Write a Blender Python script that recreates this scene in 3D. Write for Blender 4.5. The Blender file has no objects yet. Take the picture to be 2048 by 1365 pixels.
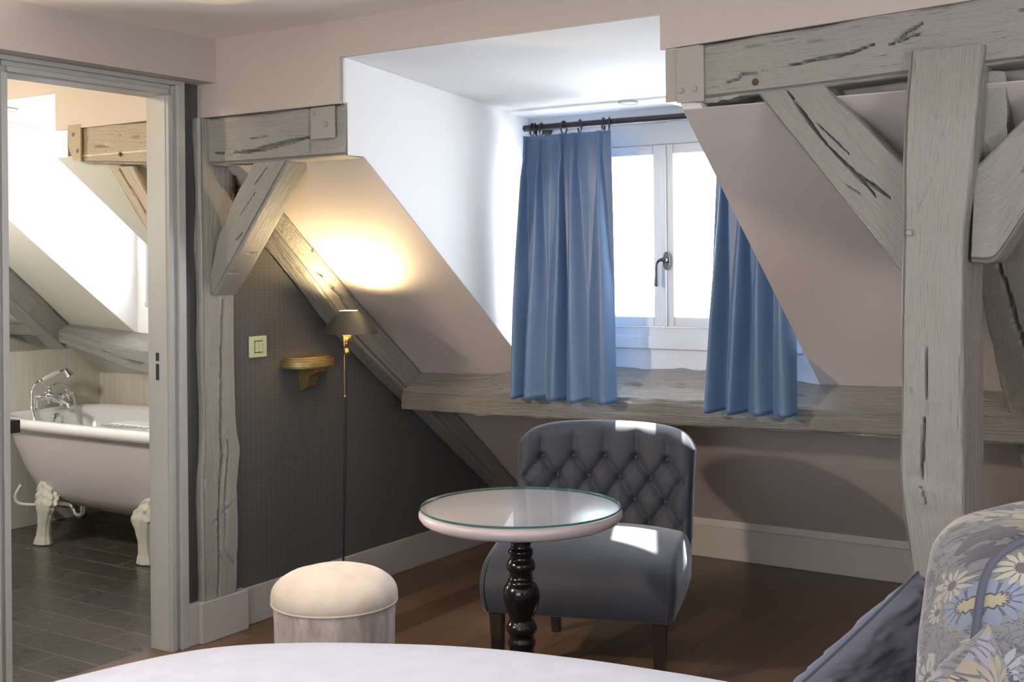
import bpy, bmesh, math, random
from math import sin, cos, pi, radians, sqrt, atan2, hypot
from mathutils import Vector, Matrix, noise
random.seed(7)
sc = bpy.context.scene
COL = sc.collection

# ------------------------------------------------------------------ camera, world, lights, exposure
YAW, ROLL, FPX, CY = radians(33.2926), radians(-0.5132), 2425.68, 526.95
fwd = Vector((-sin(YAW), cos(YAW), 0)); rgt = Vector((cos(YAW), sin(YAW), 0)); up = Vector((0, 0, 1))
rgt, up = cos(ROLL)*rgt + sin(ROLL)*up, -sin(ROLL)*rgt + cos(ROLL)*up
cam = bpy.data.cameras.new('camera'); camo = bpy.data.objects.new('camera', cam); COL.objects.link(camo)
M = Matrix((rgt, up, -fwd)).transposed().to_4x4(); M.translation = Vector((0, 0, 1.4))
camo.matrix_world = M
cam.sensor_width = 36; cam.lens = FPX/2048*36; cam.shift_y = -(682.5-CY)/2048; cam.clip_start = .02
sc.camera = camo
sc.view_settings.view_transform = 'Standard'; sc.view_settings.look = 'None'
sc.view_settings.gamma = 1; sc.view_settings.use_curve_mapping = False
sc.view_settings.exposure = 0.0

W = bpy.data.worlds.new('sky'); sc.world = W; W.use_nodes = True
bg = W.node_tree.nodes['Background']; bg.inputs[0].default_value = (.83, .91, 1.0, 1); bg.inputs[1].default_value = 25.0

def light(name, kind, loc, energy, color, target=None, parent=None, **kw):
    l = bpy.data.lights.new(name, kind); l.energy = energy; l.color = color
    for k, v in kw.items(): setattr(l, k, v)
    o = bpy.data.objects.new(name, l); COL.objects.link(o); o.location = loc
    if target is not None:
        o.rotation_euler = (Vector(target)-Vector(loc)).to_track_quat('-Z', 'Y').to_euler()
    return o
SUN_DIR = Vector((.5, -1.0, -1.95))
light('sun', 'SUN', (-3, 7, 6), 60.0, (1.0, .96, .9), target=Vector((-3, 7, 6))+SUN_DIR, angle=radians(.8))
def portal(name, x0, x1, y, z0, z1):
    o = light(name, 'AREA', ((x0+x1)/2, y, (z0+z1)/2), 1, (1, 1, 1), target=((x0+x1)/2, y-1, (z0+z1)/2), shape='RECTANGLE', size=x1-x0, size_y=z1-z0)
    o.data.cycles.is_portal = True
portal('window_portal', -2.7, -1.56, 4.46, 1.05, 1.95)
portal('bath_portal', -5.05, -4.35, 4.33, 1.1, 1.95)
# cool room fills added where no window stands, and, bar the last, the lit lamps of the two rooms that the frame leaves out
light('rear_room_fill', 'AREA', (-.6, -1.9, 1.35), 80, (.9, .94, 1.0), target=(-1.6, 3.2, 1.0), shape='RECTANGLE', size=2.0, size_y=1.5)  # added soft fill behind the camera, the rear wall is closed
light('side_room_fill', 'AREA', (2.2, .6, 1.35), 55, (.9, .94, 1.0), target=(-2, 1.6, 1.1), shape='RECTANGLE', size=1.4, size_y=1.2)  # added cool fill from the right, no window is built there
light('wall_sconce_light', 'POINT', (-3.2, .7, 1.72), 28, (1.0, .84, .66), shadow_soft_size=.06)
light('table_lamp_uplight', 'SPOT', (-2.1, 1.05, 1.0), 150, (1.0, .92, .80), target=(-2.1, 1.05, 3), spot_size=radians(114), spot_blend=.12, shadow_soft_size=.04)
light('reading_lamp_beam', 'SPOT', (-3.30, .6, 1.84), 250, (1.0, .81, .62), target=(-1.75, 4.8, .55), spot_size=radians(36), spot_blend=.35, shadow_soft_size=.05)
light('bedside_light', 'POINT', (.9, 1.6, 1.3), 14, (1.0, .76, .55), shadow_soft_size=.1)
light('bath_spot', 'SPOT', (-4.1, 1.9, 2.15), 34, (1.0, .80, .52), target=(-4.0, 3.2, 1.85), spot_size=radians(75), spot_blend=.6, shadow_soft_size=.05)
light('bath_fill', 'POINT', (-5.1, 2.55, 1.55), 46, (1.0, .95, .88), shadow_soft_size=.1)  # out-of-frame fill added to brighten the bathroom tiles and tub

# ------------------------------------------------------------------ materials
def mat(name, color=(.5, .5, .5), rough=.5, metal=0.0, **kw):
    m = bpy.data.materials.new(name); m.use_nodes = True
    b = m.node_tree.nodes['Principled BSDF']
    b.inputs['Base Color'].default_value = (*color, 1); b.inputs['Roughness'].default_value = rough; b.inputs['Metallic'].default_value = metal
    for k, v in kw.items(): b.inputs[k].default_value = v
    return m
class N:
    """small node builder"""
    def __init__(s, m): s.m = m; s.t = m.node_tree; s.b = s.t.nodes.get('Principled BSDF')
    def n(s, typ, **kw):
        x = s.t.nodes.new(typ)
        for k, v in kw.items(): setattr(x, k, v)
        return x
    def L(s, a, b): s.t.links.new(a, b)
    def coord(s, kind='Object', scale=(1, 1, 1), rot=(0, 0, 0), loc=(0, 0, 0)):
        c = s.n('ShaderNodeTexCoord'); mp = s.n('ShaderNodeMapping')
        mp.inputs['Scale'].default_value = scale; mp.inputs['Rotation'].default_value = rot; mp.inputs['Location'].default_value = loc
        s.L(c.outputs[kind], mp.inputs[0]); return mp.outputs[0]
    def noise(s, vec, scale, detail=3, rough=.5, dist=0):
        x = s.n('ShaderNodeTexNoise'); x.inputs['Scale'].default_value = scale; x.inputs['Detail'].default_value = detail
        x.inputs['Roughness'].default_value = rough; x.inputs['Distortion'].default_value = dist
        s.L(vec, x.inputs['Vector']); return x.outputs['Fac']
    def math(s, op, a, b=None, c=None):
        x = s.n('ShaderNodeMath', operation=op)
        for i, v in enumerate((a, b, c)):
            if v is None: continue
            if isinstance(v, (int, float)): x.inputs[i].default_value = v
            else: s.L(v, x.inputs[i])
        return x.outputs[0]
    def ramp(s, fac, stops, interp='LINEAR'):
        x = s.n('ShaderNodeValToRGB'); x.color_ramp.interpolation = interp
        e = x.color_ramp.elements
        while len(e) < len(stops): e.new(.5)
        for i, (p, c) in enumerate(stops): e[i].position = p; e[i].color = (*c, 1)
        s.L(fac, x.inputs[0]); return x.outputs[0]
    def mix(s, fac, a, b, blend='MIX'):
        x = s.n('ShaderNodeMix', data_type='RGBA', blend_type=blend)
        if isinstance(fac, (int, float)): x.inputs[0].default_value = fac
        else: s.L(fac, x.inputs[0])
        for i, v in ((6, a), (7, b)):
            if isinstance(v, tuple): x.inputs[i].default_value = (*v, 1)
            else: s.L(v, x.inputs[i])
        return x.outputs[2]
    def color(s, c): s.L(c, s.b.inputs['Base Color'])
    def bump(s, h, strength=.2, dist=.01, prev=None):
        x = s.n('ShaderNodeBump'); x.inputs['Strength'].default_value = strength; x.inputs['Distance'].default_value = dist
        s.L(h, x.inputs['Height'])
        if prev is not None: s.L(prev, x.inputs['Normal'])
        s.L(x.outputs[0], s.b.inputs['Normal']); return x.outputs[0]
    def sep(s, v):
        x = s.n('ShaderNodeSeparateXYZ'); s.L(v, x.inputs[0]); return x.outputs

MT = {}
def plaster(name, c, rough=.75):
    m = mat(name, c, rough); k = N(m); v = k.coord()
    k.bump(k.noise(v, 90, 4), .05, .004); MT[name] = m
plaster('pink_wall', (.455, .400, .362)); plaster('white_wall', (.84, .84, .84)); plaster('ceiling_paint', (.80, .74, .68))
plaster('slope_wall', (.49, .447, .430)); plaster('bath_pink', (.55, .47, .40)); plaster('bath_slope', (.68, .66, .58))
MT['trim'] = mat('trim_paint', (.42, .40, .38), .42)
MT['casing'] = mat('casing_paint', (.39, .39, .375), .38)
MT['winframe'] = mat('window_paint', (.45, .475, .49), .4)
def m_timber(name, c1, c2, gloss=.42, bs=.85, bd=.009):
    m = mat(name, c1, gloss); k = N(m)
    uv = k.coord('UV', (2.2, 26, 1)); uv2 = k.coord('UV', (9, 60, 1)); o = k.coord()
    n1 = k.noise(uv, 3.0, 5, .6); n2 = k.noise(o, 7, 3); n3 = k.noise(uv2, 4, 4, .65); n4 = k.noise(o, 60, 3)
    k.color(k.mix(k.math('MULTIPLY', n2, .8), c1, c2))
    h = k.math('ADD', k.math('MULTIPLY', n1, .7), k.math('ADD', k.math('MULTIPLY', n3, .35), k.math('MULTIPLY', n4, .25)))
    fine = k.ramp(k.noise(k.coord('UV', (3.2, 70, 1)), 4.5, 4, .6, .3), [(.30, (0, 0, 0)), (.36, (1, 1, 1))])
    h2 = k.math('ADD', h, k.math('MULTIPLY', fine, .5))
    k.bump(h2, bs, bd)
    r = k.math('MULTIPLY_ADD', n4, .25, gloss-.1); k.L(r, k.b.inputs['Roughness'])
    MT[name] = m
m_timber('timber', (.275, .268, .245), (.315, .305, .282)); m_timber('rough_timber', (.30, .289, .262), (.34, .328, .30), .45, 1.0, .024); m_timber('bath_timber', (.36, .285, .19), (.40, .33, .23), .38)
MT['hole'] = mat('nail_hole', (.03, .025, .02), .9)
MT['iron'] = mat('painted_iron', (.30, .28, .255), .35); MT['rust'] = mat('rusty_iron', (.10, .06, .04), .7, .5)
MT['black_metal'] = mat('black_metal', (.018, .02, .026), .38, .3)
MT['handle'] = mat('pewter', (.035, .038, .045), .35, .5)
MT['brass'] = mat('brass', (.72, .52, .24), .22, 1.0); MT['chrome'] = mat('chrome', (.85, .87, .89), .06, 1.0)
MT['porcelain'] = mat('porcelain', (.88, .86, .83), .12); MT['enamel'] = mat('enamel', (.90, .90, .90), .1)
MT['foot'] = mat('tub_foot_paint', (.66, .65, .57), .35)
def m_tub():
    m = mat('tub_paint', (.66, .61, .62), .4); MT['tub_paint'] = m
m_tub()
def m_gold():
    m = mat('gold_paint', (.27, .20, .085), .4, .65); k = N(m); k.bump(k.noise(k.coord(), 45, 3), .08, .003); MT['gold'] = m
m_gold()
MT['shade'] = mat('shade_metal', (.032, .034, .039), .42, .25)
MT['shade_in'] = mat('shade_lining', (.75, .62, .35), .45)
def m_switch():
    m = mat('switch_plate', (.60, .64, .40), .25); k = N(m); k.color(k.mix(k.noise(k.coord(), 60, 3), (.52, .58, .34), (.72, .74, .52))); MT['switch'] = m
m_switch(); MT['dark'] = mat('dark_gap', (.02, .02, .02), .8)
MT['rocker'] = mat('rocker', (.58, .62, .36), .3)
def m_wallpaper():
    m = mat('wallpaper', (.1, .1, .1), .6); k = N(m); x, y, z = k.sep(k.coord())
    a = k.math('SINE', k.math('MULTIPLY', y, 2*pi/.0135)); b = k.math('SINE', k.math('MULTIPLY', z, 2*pi/.017))
    ab = k.math('MULTIPLY', a, b); fine = k.math('SINE', k.math('MULTIPLY', y, 2*pi/.0045))
    dots = k.math('GREATER_THAN', k.math('ADD', ab, k.math('MULTIPLY', fine, .35)), .45)
    base = k.mix(dots, (.066, .068, .072), (.112, .114, .117))
    stripe = k.math('GREATER_THAN', k.math('SINE', k.math('MULTIPLY', y, 2*pi/.027)), .8)
    k.color(k.mix(k.math('MULTIPLY', stripe, .6), base, (.056, .058, .062)))
    k.bump(dots, .15, .001); MT['wallpaper'] = m
m_wallpaper()
def m_brick(name, axes, bw, bh, c1, c2, mortar, msize, rough, off=.5, loc=(0, 0, 0), bumpn=(3, 40), bs=.25, gloss_var=.2, vein=None):
    m = mat(name, c1, rough); k = N(m)
    x, y, z = k.sep(k.coord('Object', loc=loc)); ax = {'x': x, 'y': y, 'z': z}
    cb = k.n('ShaderNodeCombineXYZ'); k.L(ax[axes[0]], cb.inputs[0]); k.L(ax[axes[1]], cb.inputs[1])
    br = k.n('ShaderNodeTexBrick'); br.offset = off; br.inputs['Scale'].default_value = 1
    br.inputs['Brick Width'].default_value = bw; br.inputs['Row Height'].default_value = bh; br.inputs['Mortar Size'].default_value = msize
    br.inputs['Mortar Smooth'].default_value = .1; br.inputs['Bias'].default_value = 0
    br.inputs['Color1'].default_value = (*c1, 1); br.inputs['Color2'].default_value = (*c2, 1); br.inputs['Mortar'].default_value = (*mortar, 1)
    k.L(cb.outputs[0], br.inputs['Vector'])
    sx = k.n('ShaderNodeMapping'); sx.inputs['Scale'].default_value = (bumpn[0], bumpn[1], 1); k.L(cb.outputs[0], sx.inputs[0])
    gr = k.noise(sx.outputs[0], 1.0, 6, .65, .4)
    k.color(k.mix(.55, br.outputs['Color'], k.mix(gr, (.25, .25, .25), (1.0, 1.0, 1.0)), 'OVERLAY'))
    big = k.noise(cb.outputs[0], 6, 4)
    h = k.math('SUBTRACT', k.math('MULTIPLY', gr, .5), k.math('MULTIPLY', br.outputs['Fac'], 1.0))
    k.bump(k.math('ADD', h, k.math('MULTIPLY', big, .6)), bs, .006)
    k.L(k.math('MULTIPLY_ADD', gr, gloss_var, rough-gloss_var/2), k.b.inputs['Roughness'])
    MT[name] = m
m_brick('wood_floor', 'yx', 1.25, .145, (.068, .040, .024), (.155, .096, .058), (.018, .010, .007), .0012, .40, .37, bumpn=(2.2, 45), bs=.12)
m_brick('bath_floor', 'xy', .605, .161, (.050, .045, .040), (.075, .065, .055), (.26, .22, .17), .0022, .30, .5, loc=(-.15, -.017, 0), bumpn=(7, 16), bs=.55, gloss_var=.3)
m_brick('bath_tile', 'yz', .30, 1.2, (.62, .60, .52), (.66, .63, .53), (.70, .67, .57), .002, .35, 0, bumpn=(45, 2.0), bs=.05)
m_brick('bath_tile_back', 'xz', .30, 1.2, (.62, .56, .45), (.66, .60, .48), (.70, .66, .55), .002, .35, 0, bumpn=(45, 2.0), bs=.05)
def m_fabric(name, c, rough=.8, sheen=.3, stint=(1, 1, 1), weave=900, var=.12, bs=.1):
    m = mat(name, c, rough); k = N(m); b = k.b
    b.inputs['Sheen Weight'].default_value = sheen; b.inputs['Sheen Roughness'].default_value = .35; b.inputs['Sheen Tint'].default_value = (*stint, 1)
    o = k.coord(); n = k.noise(o, 14, 4, .6); w = k.noise(k.coord('Object', (1, 1, 6)), weave/3, 2)
    c1 = tuple(x*(1-var) for x in c); c2 = tuple(min(1, x*(1+var)) for x in c)
    k.color(k.mix(n, c1, c2)); k.bump(w, bs, .001); MT[name] = m
m_fabric('curtain_blue', (.070, .128, .235), .42, .25, (.7, .85, 1), 900, .06)
N(MT['curtain_blue']).b.inputs['Specular IOR Level'].default_value = .45
m_fabric('grey_velvet', (.021, .026, .039), .68, .6, (.75, .82, .95), 1500, .3, .05)
m_fabric('cream_velvet', (.70, .62, .54), .7, .5, (1, .95, .9), 1500, .22, .05)
m_fabric('bed_white', (.69, .74, .93), .85, .2)
m_fabric('blue_velvet', (.042, .044, .064), .75, .45, (.65, .72, 1), 1200, .35, .2)
MT['dark_wood'] = mat('dark_wood_leg', (.022, .015, .012), .35)
MT['black_lacquer'] = mat('black_lacquer', (.006, .006, .007), .16)
MT['table_paint'] = mat('table_lacquer', (.50, .435, .45), .28)
def m_glass(name, tint=(1, 1, 1), refl=.9):
    m = bpy.data.materials.new(name); m.use_nodes = True; k = N(m); t = k.t; t.nodes.remove(k.b)
    tr = k.n('ShaderNodeBsdfTransparent'); tr.inputs[0].default_value = (*tint, 1)
    gl = k.n('ShaderNodeBsdfGlossy'); gl.inputs['Roughness'].default_value = .01
    fr = k.n('ShaderNodeFresnel'); fr.inputs[0].default_value = 1.5; mx = k.n('ShaderNodeMixShader')
    ge = k.n('ShaderNodeNewGeometry'); k.L(k.math('MULTIPLY', fr.outputs[0], k.math('MULTIPLY_ADD', ge.outputs['Backfacing'], -refl, refl)), mx.inputs[0]); k.L(tr.outputs[0], mx.inputs[1]); k.L(gl.outputs[0], mx.inputs[2])
    k.L(mx.outputs[0], t.nodes['Material Output'].inputs[0]); MT[name] = m
m_glass('pane'); m_glass('table_glass', (.97, .99, .985))
MT['glass_edge'] = mat('glass_edge', (.02, .13, .115), .08, **{'Transmission Weight': .3})
def m_voile(name='voile', clear=.58):
    m = bpy.data.materials.new(name); m.use_nodes = True; k = N(m); t = k.t; t.nodes.remove(k.b)
    tr = k.n('ShaderNodeBsdfTransparent'); tl = k.n('ShaderNodeBsdfTranslucent'); tl.inputs[0].default_value = (.92, .93, .95, 1)
    df = k.n('ShaderNodeBsdfDiffuse'); df.inputs[0].default_value = (.85, .85, .85, 1)
    a = k.n('ShaderNodeMixShader'); a.inputs[0].default_value = .35; k.L(tl.outputs[0], a.inputs[1]); k.L(df.outputs[0], a.inputs[2])
    b = k.n('ShaderNodeMixShader'); b.inputs[0].default_value = 1-clear; k.L(tr.outputs[0], b.inputs[1]); k.L(a.outputs[0], b.inputs[2])
    k.L(b.outputs[0], t.nodes['Material Output'].inputs[0]); MT[name] = m
m_voile(); m_voile('voile_dense', 0.0)
def m_floral():
    m = mat('floral_print', (.5, .5, .5), .75); k = N(m); k.b.inputs['Sheen Weight'].default_value = .3
    uv = k.coord('UV'); col = None
    base = k.mix(k.noise(uv, 7, 3), (.11, .13, .165), (.23, .225, .20))
    base = k.mix(k.ramp(k.noise(uv, 22, 4, .6, 2.0), [(.46, (0, 0, 0)), (.50, (1, 1, 1)), (.54, (0, 0, 0))]), base, (.07, .075, .10))
    def flowers(base, scale, petals, size, cols, center, seed):
        mp = k.coord('UV', loc=(seed, seed*.7, 0)); vo = k.n('ShaderNodeTexVoronoi', voronoi_dimensions='2D'); vo.inputs['Scale'].default_value = scale; vo.inputs['Randomness'].default_value = .8
        k.L(mp, vo.inputs['Vector'])
        df = k.n('ShaderNodeVectorMath', operation='SUBTRACT'); k.L(mp, df.inputs[0]); k.L(vo.outputs['Position'], df.inputs[1])
        x, y, z = k.sep(df.outputs[0]); ang = k.math('ARCTAN2', y, x)
        rr = k.math('MULTIPLY', k.math('SQRT', k.math('ADD', k.math('MULTIPLY', x, x), k.math('MULTIPLY', y, y))), scale)
        cr, cg, cb_ = k.sep(vo.outputs['Color'])
        pet = k.math('COSINE', k.math('ADD', k.math('MULTIPLY', ang, petals), k.math('MULTIPLY', cr, 6)))
        edge = k.math('MULTIPLY_ADD', pet, size*.17, size*.85)
        edge = k.math('MULTIPLY', edge, k.math('MULTIPLY_ADD', cg, .5, .65))
        inside = k.math('LESS_THAN', rr, edge)
        line = k.math('MULTIPLY', k.math('LESS_THAN', pet, -.72), inside)
        pc = k.ramp(cb_, cols, 'CONSTANT')
        pc = k.mix(k.math('MULTIPLY', k.math('DIVIDE', rr, size), .55), k.mix(.2, pc, (.42, .41, .36)), pc)
        b = k.mix(inside, base, pc); b = k.mix(k.math('MULTIPLY', line, .8), b, (.06, .06, .10))
        c = k.math('LESS_THAN', rr, k.math('MULTIPLY', edge, .28)); cc = k.math('LESS_THAN', rr, k.math('MULTIPLY', edge, .36))
        b = k.mix(cc, b, (.06, .06, .09)); return k.mix(c, b, center)
    c = flowers(base, 8.0, 14, .50, [(0, (.15, .19, .28)), (.2, (.33, .30, .23)), (.4, (.16, .17, .25)), (.6, (.30, .33, .36)), (.8, (.24, .20, .14))], (.34, .30, .20), .13)
    c = flowers(c, 13.0, 11, .36, [(0, (.33, .33, .29)), (.2, (.025, .03, .06)), (.42, (.20, .23, .31)), (.6, (.19, .19, .26)), (.8, (.34, .32, .26))], (.10, .09, .08), .61)
    k.color(c); k.bump(k.noise(uv, 300, 2), .06, .001); MT['floral'] = m
m_floral()

# ------------------------------------------------------------------ object helpers
def link(name, me, m, parent=None, smooth=False, mats=None):
    o = bpy.data.objects.new(name, me); COL.objects.link(o)
    for x in (mats or [m]): me.materials.append(x)
    if smooth:
        for p in me.polygons: p.use_smooth = True
    if parent is not None:
        o.parent = parent
    return o
def base_of(parent):
    """world offset of the top-level thing that a part belongs to (things keep no rotation unless built in local coordinates)"""
    while parent is not None and parent.parent is not None: parent = parent.parent
    return parent
def obj(name, vs, fs, m, parent=None, smooth=False, world=True, fix=True, uvs=None, mats=None, fm=None, sharp=None):
    b = base_of(parent)
    if b is not None and world:
        L0 = b.location; vs = [(v[0]-L0[0], v[1]-L0[1], v[2]-L0[2]) for v in vs]
    me = bpy.data.meshes.new(name); me.from_pydata([tuple(v) for v in vs], [], fs)
    if fm:
        for p, i in zip(me.polygons, fm): p.material_index = i
    if uvs is not None:
        ul = me.uv_layers.new(name='UVMap')
        for lp in me.loops: ul.data[lp.index].uv = uvs[lp.vertex_index]
    if fix:
        bm = bmesh.new(); bm.from_mesh(me); bmesh.ops.recalc_face_normals(bm, faces=bm.faces); bm.to_mesh(me); bm.free()
    o = link(name, me, m, parent, smooth, mats)
    if sharp: me.set_sharp_from_angle(angle=radians(sharp))
    return o
def tag(o, label, cat, group=None):
    o['label'] = label; o['category'] = cat
    if group: o['group'] = group
    return o
def thing(name, label, cat, loc=(0, 0, 0), rotz=0, group=None):
    o = bpy.data.objects.new(name, None); COL.objects.link(o); o.empty_display_size = .1
    o.location = loc; o.rotation_euler = (0, 0, rotz); return tag(o, label, cat, group)
def struct(o): o['kind'] = 'structure'; return o
class MB:
    def __init__(s): s.v = []; s.f = []
    def add(s, vs, fs):
        n = len(s.v); s.v += [tuple(v) for v in vs]; s.f += [tuple(i+n for i in f) for f in fs]; return s
    def box(s, x0, x1, y0, y1, z0, z1):
        v = [(x, y, z) for z in (z0, z1) for y in (y0, y1) for x in (x0, x1)]
        return s.add(v, [(0, 2, 3, 1), (4, 5, 7, 6), (0, 1, 5, 4), (2, 6, 7, 3), (0, 4, 6, 2), (1, 3, 7, 5)])
    def prism(s, pts, axis, a, b):
        """extrude a polygon (2-D pts in the other two axes, xyz order) along axis from a to b"""
        def P(p, t): return (t, p[0], p[1]) if axis == 'x' else (p[0], t, p[1]) if axis == 'y' else (p[0], p[1], t)
        n = len(pts); v = [P(p, a) for p in pts]+[P(p, b) for p in pts]
        f = [tuple(range(n))[::-1], tuple(range(n, 2*n))]+[(i, (i+1) % n, n+(i+1) % n, n+i) for i in range(n)]
        return s.add(v, f)
    def tube(s, pts, r, n=10, cap=True, close=False):
        pts = [Vector(p) for p in pts]; m = len(pts); rs = r if isinstance(r, (list, tuple)) else [r]*m
        ref = Vector((0, 0, 1)); vs = []; pu = None
        for i, p in enumerate(pts):
            t = (pts[(i+1) % m]-pts[i-1]) if close else (pts[min(i+1, m-1)]-pts[max(i-1, 0)])
            t.normalize()
            if pu is None: pu = t.cross(ref) if abs(t.dot(ref)) < .95 else t.cross(Vector((1, 0, 0)))
            pu = (pu-t*pu.dot(t)).normalized(); w = t.cross(pu)
            for k in range(n):
                a = 2*pi*k/n; vs.append(p+(pu*cos(a)+w*sin(a))*rs[i])
        fs = []
        for i in range(m if close else m-1):
            for k in range(n):
                a, b = i*n+k, i*n+(k+1) % n; j = (i+1) % m
                fs.append((a, b, j*n+(k+1) % n, j*n+k))
        if cap and not close: fs += [tuple(range(n))[::-1], tuple(range((m-1)*n, m*n))]
        return s.add(vs, fs)
    def lathe(s, prof, c, n=32, axis=Vector((0, 0, 1)), a0=0, a1=2*pi):
        """prof: list of (radius, height) from base point c along axis"""
        ax = Vector(axis).normalized(); u_ = ax.cross(Vector((0, 1, 0))); 
        if u_.length < .1: u_ = ax.cross(Vector((1, 0, 0)))
        u_.normalize(); w = ax.cross(u_); c = Vector(c); full = abs(a1-a0-2*pi) < 1e-6; cols = n if full else n+1
        vs = []; fs = []
        for r, h in prof:
            for k in range(cols):
                a = a0+(a1-a0)*k/n; vs.append(c+ax*h+(u_*cos(a)+w*sin(a))*max(r, 1e-5))
        for i in range(len(prof)-1):
            for k in range(n):
                k2 = (k+1) % cols; fs.append((i*cols+k, i*cols+k2, (i+1)*cols+k2, (i+1)*cols+k))
        fs.append(tuple(range(cols))[::-1]); fs.append(tuple(range((len(prof)-1)*cols, len(prof)*cols)))
        return s.add(vs, fs)
    def ball(s, c, r, n=14):
        rx = r if isinstance(r, (list, tuple)) else (r, r, r); vs = []; fs = []
        m = n//2
        for i in range(m+1):
            t = pi*i/m
            for k in range(n):
                a = 2*pi*k/n; vs.append((c[0]+rx[0]*sin(t)*cos(a), c[1]+rx[1]*sin(t)*sin(a), c[2]+rx[2]*cos(t)))
        for i in range(m):
            for k in range(n): fs.append((i*n+k, i*n+(k+1) % n, (i+1)*n+(k+1) % n, (i+1)*n+k))
        return s.add(vs, fs)
    def torus(s, c, R, r, ax, n=24, k=8):
        ax = Vector(ax).normalized(); u_ = ax.orthogonal().normalized(); w = ax.cross(u_); c = Vector(c)
        return s.tube([c+(u_*cos(2*pi*i/n)+w*sin(2*pi*i/n))*R for i in range(n)], r, k, close=True)
    def build(s, name, m, parent=None, smooth=False, **kw): return obj(name, s.v, s.f, m, parent, smooth, **kw)
def bevel(o, w, seg=2, angle=40):
    b = o.modifiers.new('bevel', 'BEVEL'); b.width = w; b.segments = seg; b.limit_method = 'ANGLE'; b.angle_limit = radians(angle); return o
def catmull(pts, n):
    pts = [Vector(p) for p in pts]; out = []
    P = [2*pts[0]-pts[1]]+pts+[2*pts[-1]-pts[-2]]
    for i in range(1, len(P)-2):
        for j in range(n):
            t = j/n; a, b, c, d = P[i-1:i+3]
            out.append(.5*((2*b)+(c-a)*t+(2*a-5*b+4*c-d)*t*t+(3*b-a-3*c+d)*t**3))
    out.append(pts[-1]); return out
def cube_grid(n):
    """a closed cube surface grid of n cells per edge, coordinates in [-1,1]"""
    idx = {}; vs = []; fs = []
    def V(p):
        if p not in idx: idx[p] = len(vs); vs.append(tuple(2*c/n-1 for c in p))
        return idx[p]
    for ax in range(3):
        for side in (0, n):
            for i in range(n):
                for j in range(n):
                    q = []
                    for di, dj in ((0, 0), (1, 0), (1, 1), (0, 1)):
                        c = [0, 0, 0]; c[ax] = side; c[(ax+1) % 3] = i+di; c[(ax+2) % 3] = j+dj; q.append(V(tuple(c)))
                    fs.append(tuple(q) if side else tuple(q[::-1]))
    return vs, fs
def rbox(sx, sy, sz, r, n=16, k=3):
    """rounded box, half sizes sx sy sz, edge radius r"""
    vs, fs = cube_grid(n); out = []
    def co(a, s):
        i = round((a+1)/2*n)
        if i <= k: return -s+r-r*math.tan(pi/4*(k-i)/k)
        if i >= n-k: return s-r+r*math.tan(pi/4*(i-n+k)/k)
        return -s+r+(2*s-2*r)*(i-k)/(n-2*k)
    for a, b, c in vs:
        p = Vector((co(a, sx), co(b, sy), co(c, sz))); q = Vector((max(-sx+r, min(sx-r, p.x)), max(-sy+r, min(sy-r, p.y)), max(-sz+r, min(sz-r, p.z))))
        d = p-q; out.append(tuple(q+d.normalized()*r if d.length > 1e-9 else p))
    return out, fs

# ------------------------------------------------------------------ the room
XL, YH, ZC = -3.47, 3.15, 2.237            # left wall face, header plane, ceiling
CEIL_T = .08
def SZ(y, off=0): return 1.587-.775*(y-3.5)+off    # the sloping roof lining
X0D, X1D, XC = -2.768, -1.497, -2.755                  # dormer cheeks
YW = 4.33                                  # dormer window wall
def slab(name, boxes, m, **kw):
    b = MB()
    for x in boxes: b.box(*x)
    return struct(b.build(name, MT[m], fix=False, **kw))
slab('floor', [(-3.55, 2.3, -2.1, 5.45, -.1, 0)], 'wood_floor')
slab('floor_bathroom', [(-6.6, -3.55, 1.1, 4.8, -.1, 0)], 'bath_floor')
slab('ceiling', [(XL-.02, 2.3, -2.1, 3.36, ZC, ZC+.1)], 'ceiling_paint')
slab('wall_leak_block', [(XL-.1, XC-.004, 3.32, 3.36, 1.732, 2.3), (X1D, 2.3, 3.303, 3.34, 1.745, 2.3)], 'slope_wall')  # added behind the header to stop sky light leaking over the beams
# wall with the door: dark wallpaper on this side
DY0, DY1, DZ = 2.345, 2.985, 2.02
slab('wall_left', [(-3.50, XL, -2.1, DY0-.03, 0, ZC), (-3.50, XL, DY1+.03, 5.45, 0, ZC), (-3.50, XL, DY0-.03, DY1+.03, DZ+.03, ZC)], 'wallpaper')
slab('wall_bathroom_door', [(-3.56, -3.50, -2.1, DY0-.03, 0, ZC), (-3.56, -3.50, DY1+.03, 5.45, 0, ZC), (-3.56, -3.50, DY0-.03, DY1+.03, DZ+.03, ZC)], 'bath_slope')
slab('trim_soffit', [(XL, -3.37, -2.1, YH, 2.077, ZC)], 'pink_wall')
# wall above the timbers with the dormer mouth
HT = .014
b = MB(); b.box(XL, X0D, YH, YH+HT, 1.953, ZC); b.box(X0D, -1.553, YH, YH+HT, 2.112, ZC)
b.prism([(-1.553, 2.010), (2.3, 2.165), (2.3, ZC), (-1.553, ZC)], 'y', YH, YH+HT)
struct(b.build('wall_header', MT['pink_wall']))
b = MB(); b.box(XL, XC-.005, 3.20, 3.262, 1.775, ZC)
struct(b.build('wall_header_soffit', MT['slope_wall']))
# sloping roof lining, cut by the dormer
def slope(name, spans, m, x_edges):
    b = MB(); t = .004
    for x0, x1, y0, y1 in spans:
        b.prism([(y0, SZ(y0)), (y1, SZ(y1)), (y1+t*.6, SZ(y1)+t), (y0+t*.6, SZ(y0)+t)], 'x', x0, x1)
    return struct(b.build(name, MT[m]))
slope('wall_slope', [(XL-.03, XC, 3.255, 5.36), (X1D, 2.3, 3.180, 5.36), (X0D, X1D, YW+.02, 5.36)], 'slope_wall', None)
slab('wall_knee', [(XL-.03, 2.3, 5.315, 5.45, 0, .36)], 'slope_wall')
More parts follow.
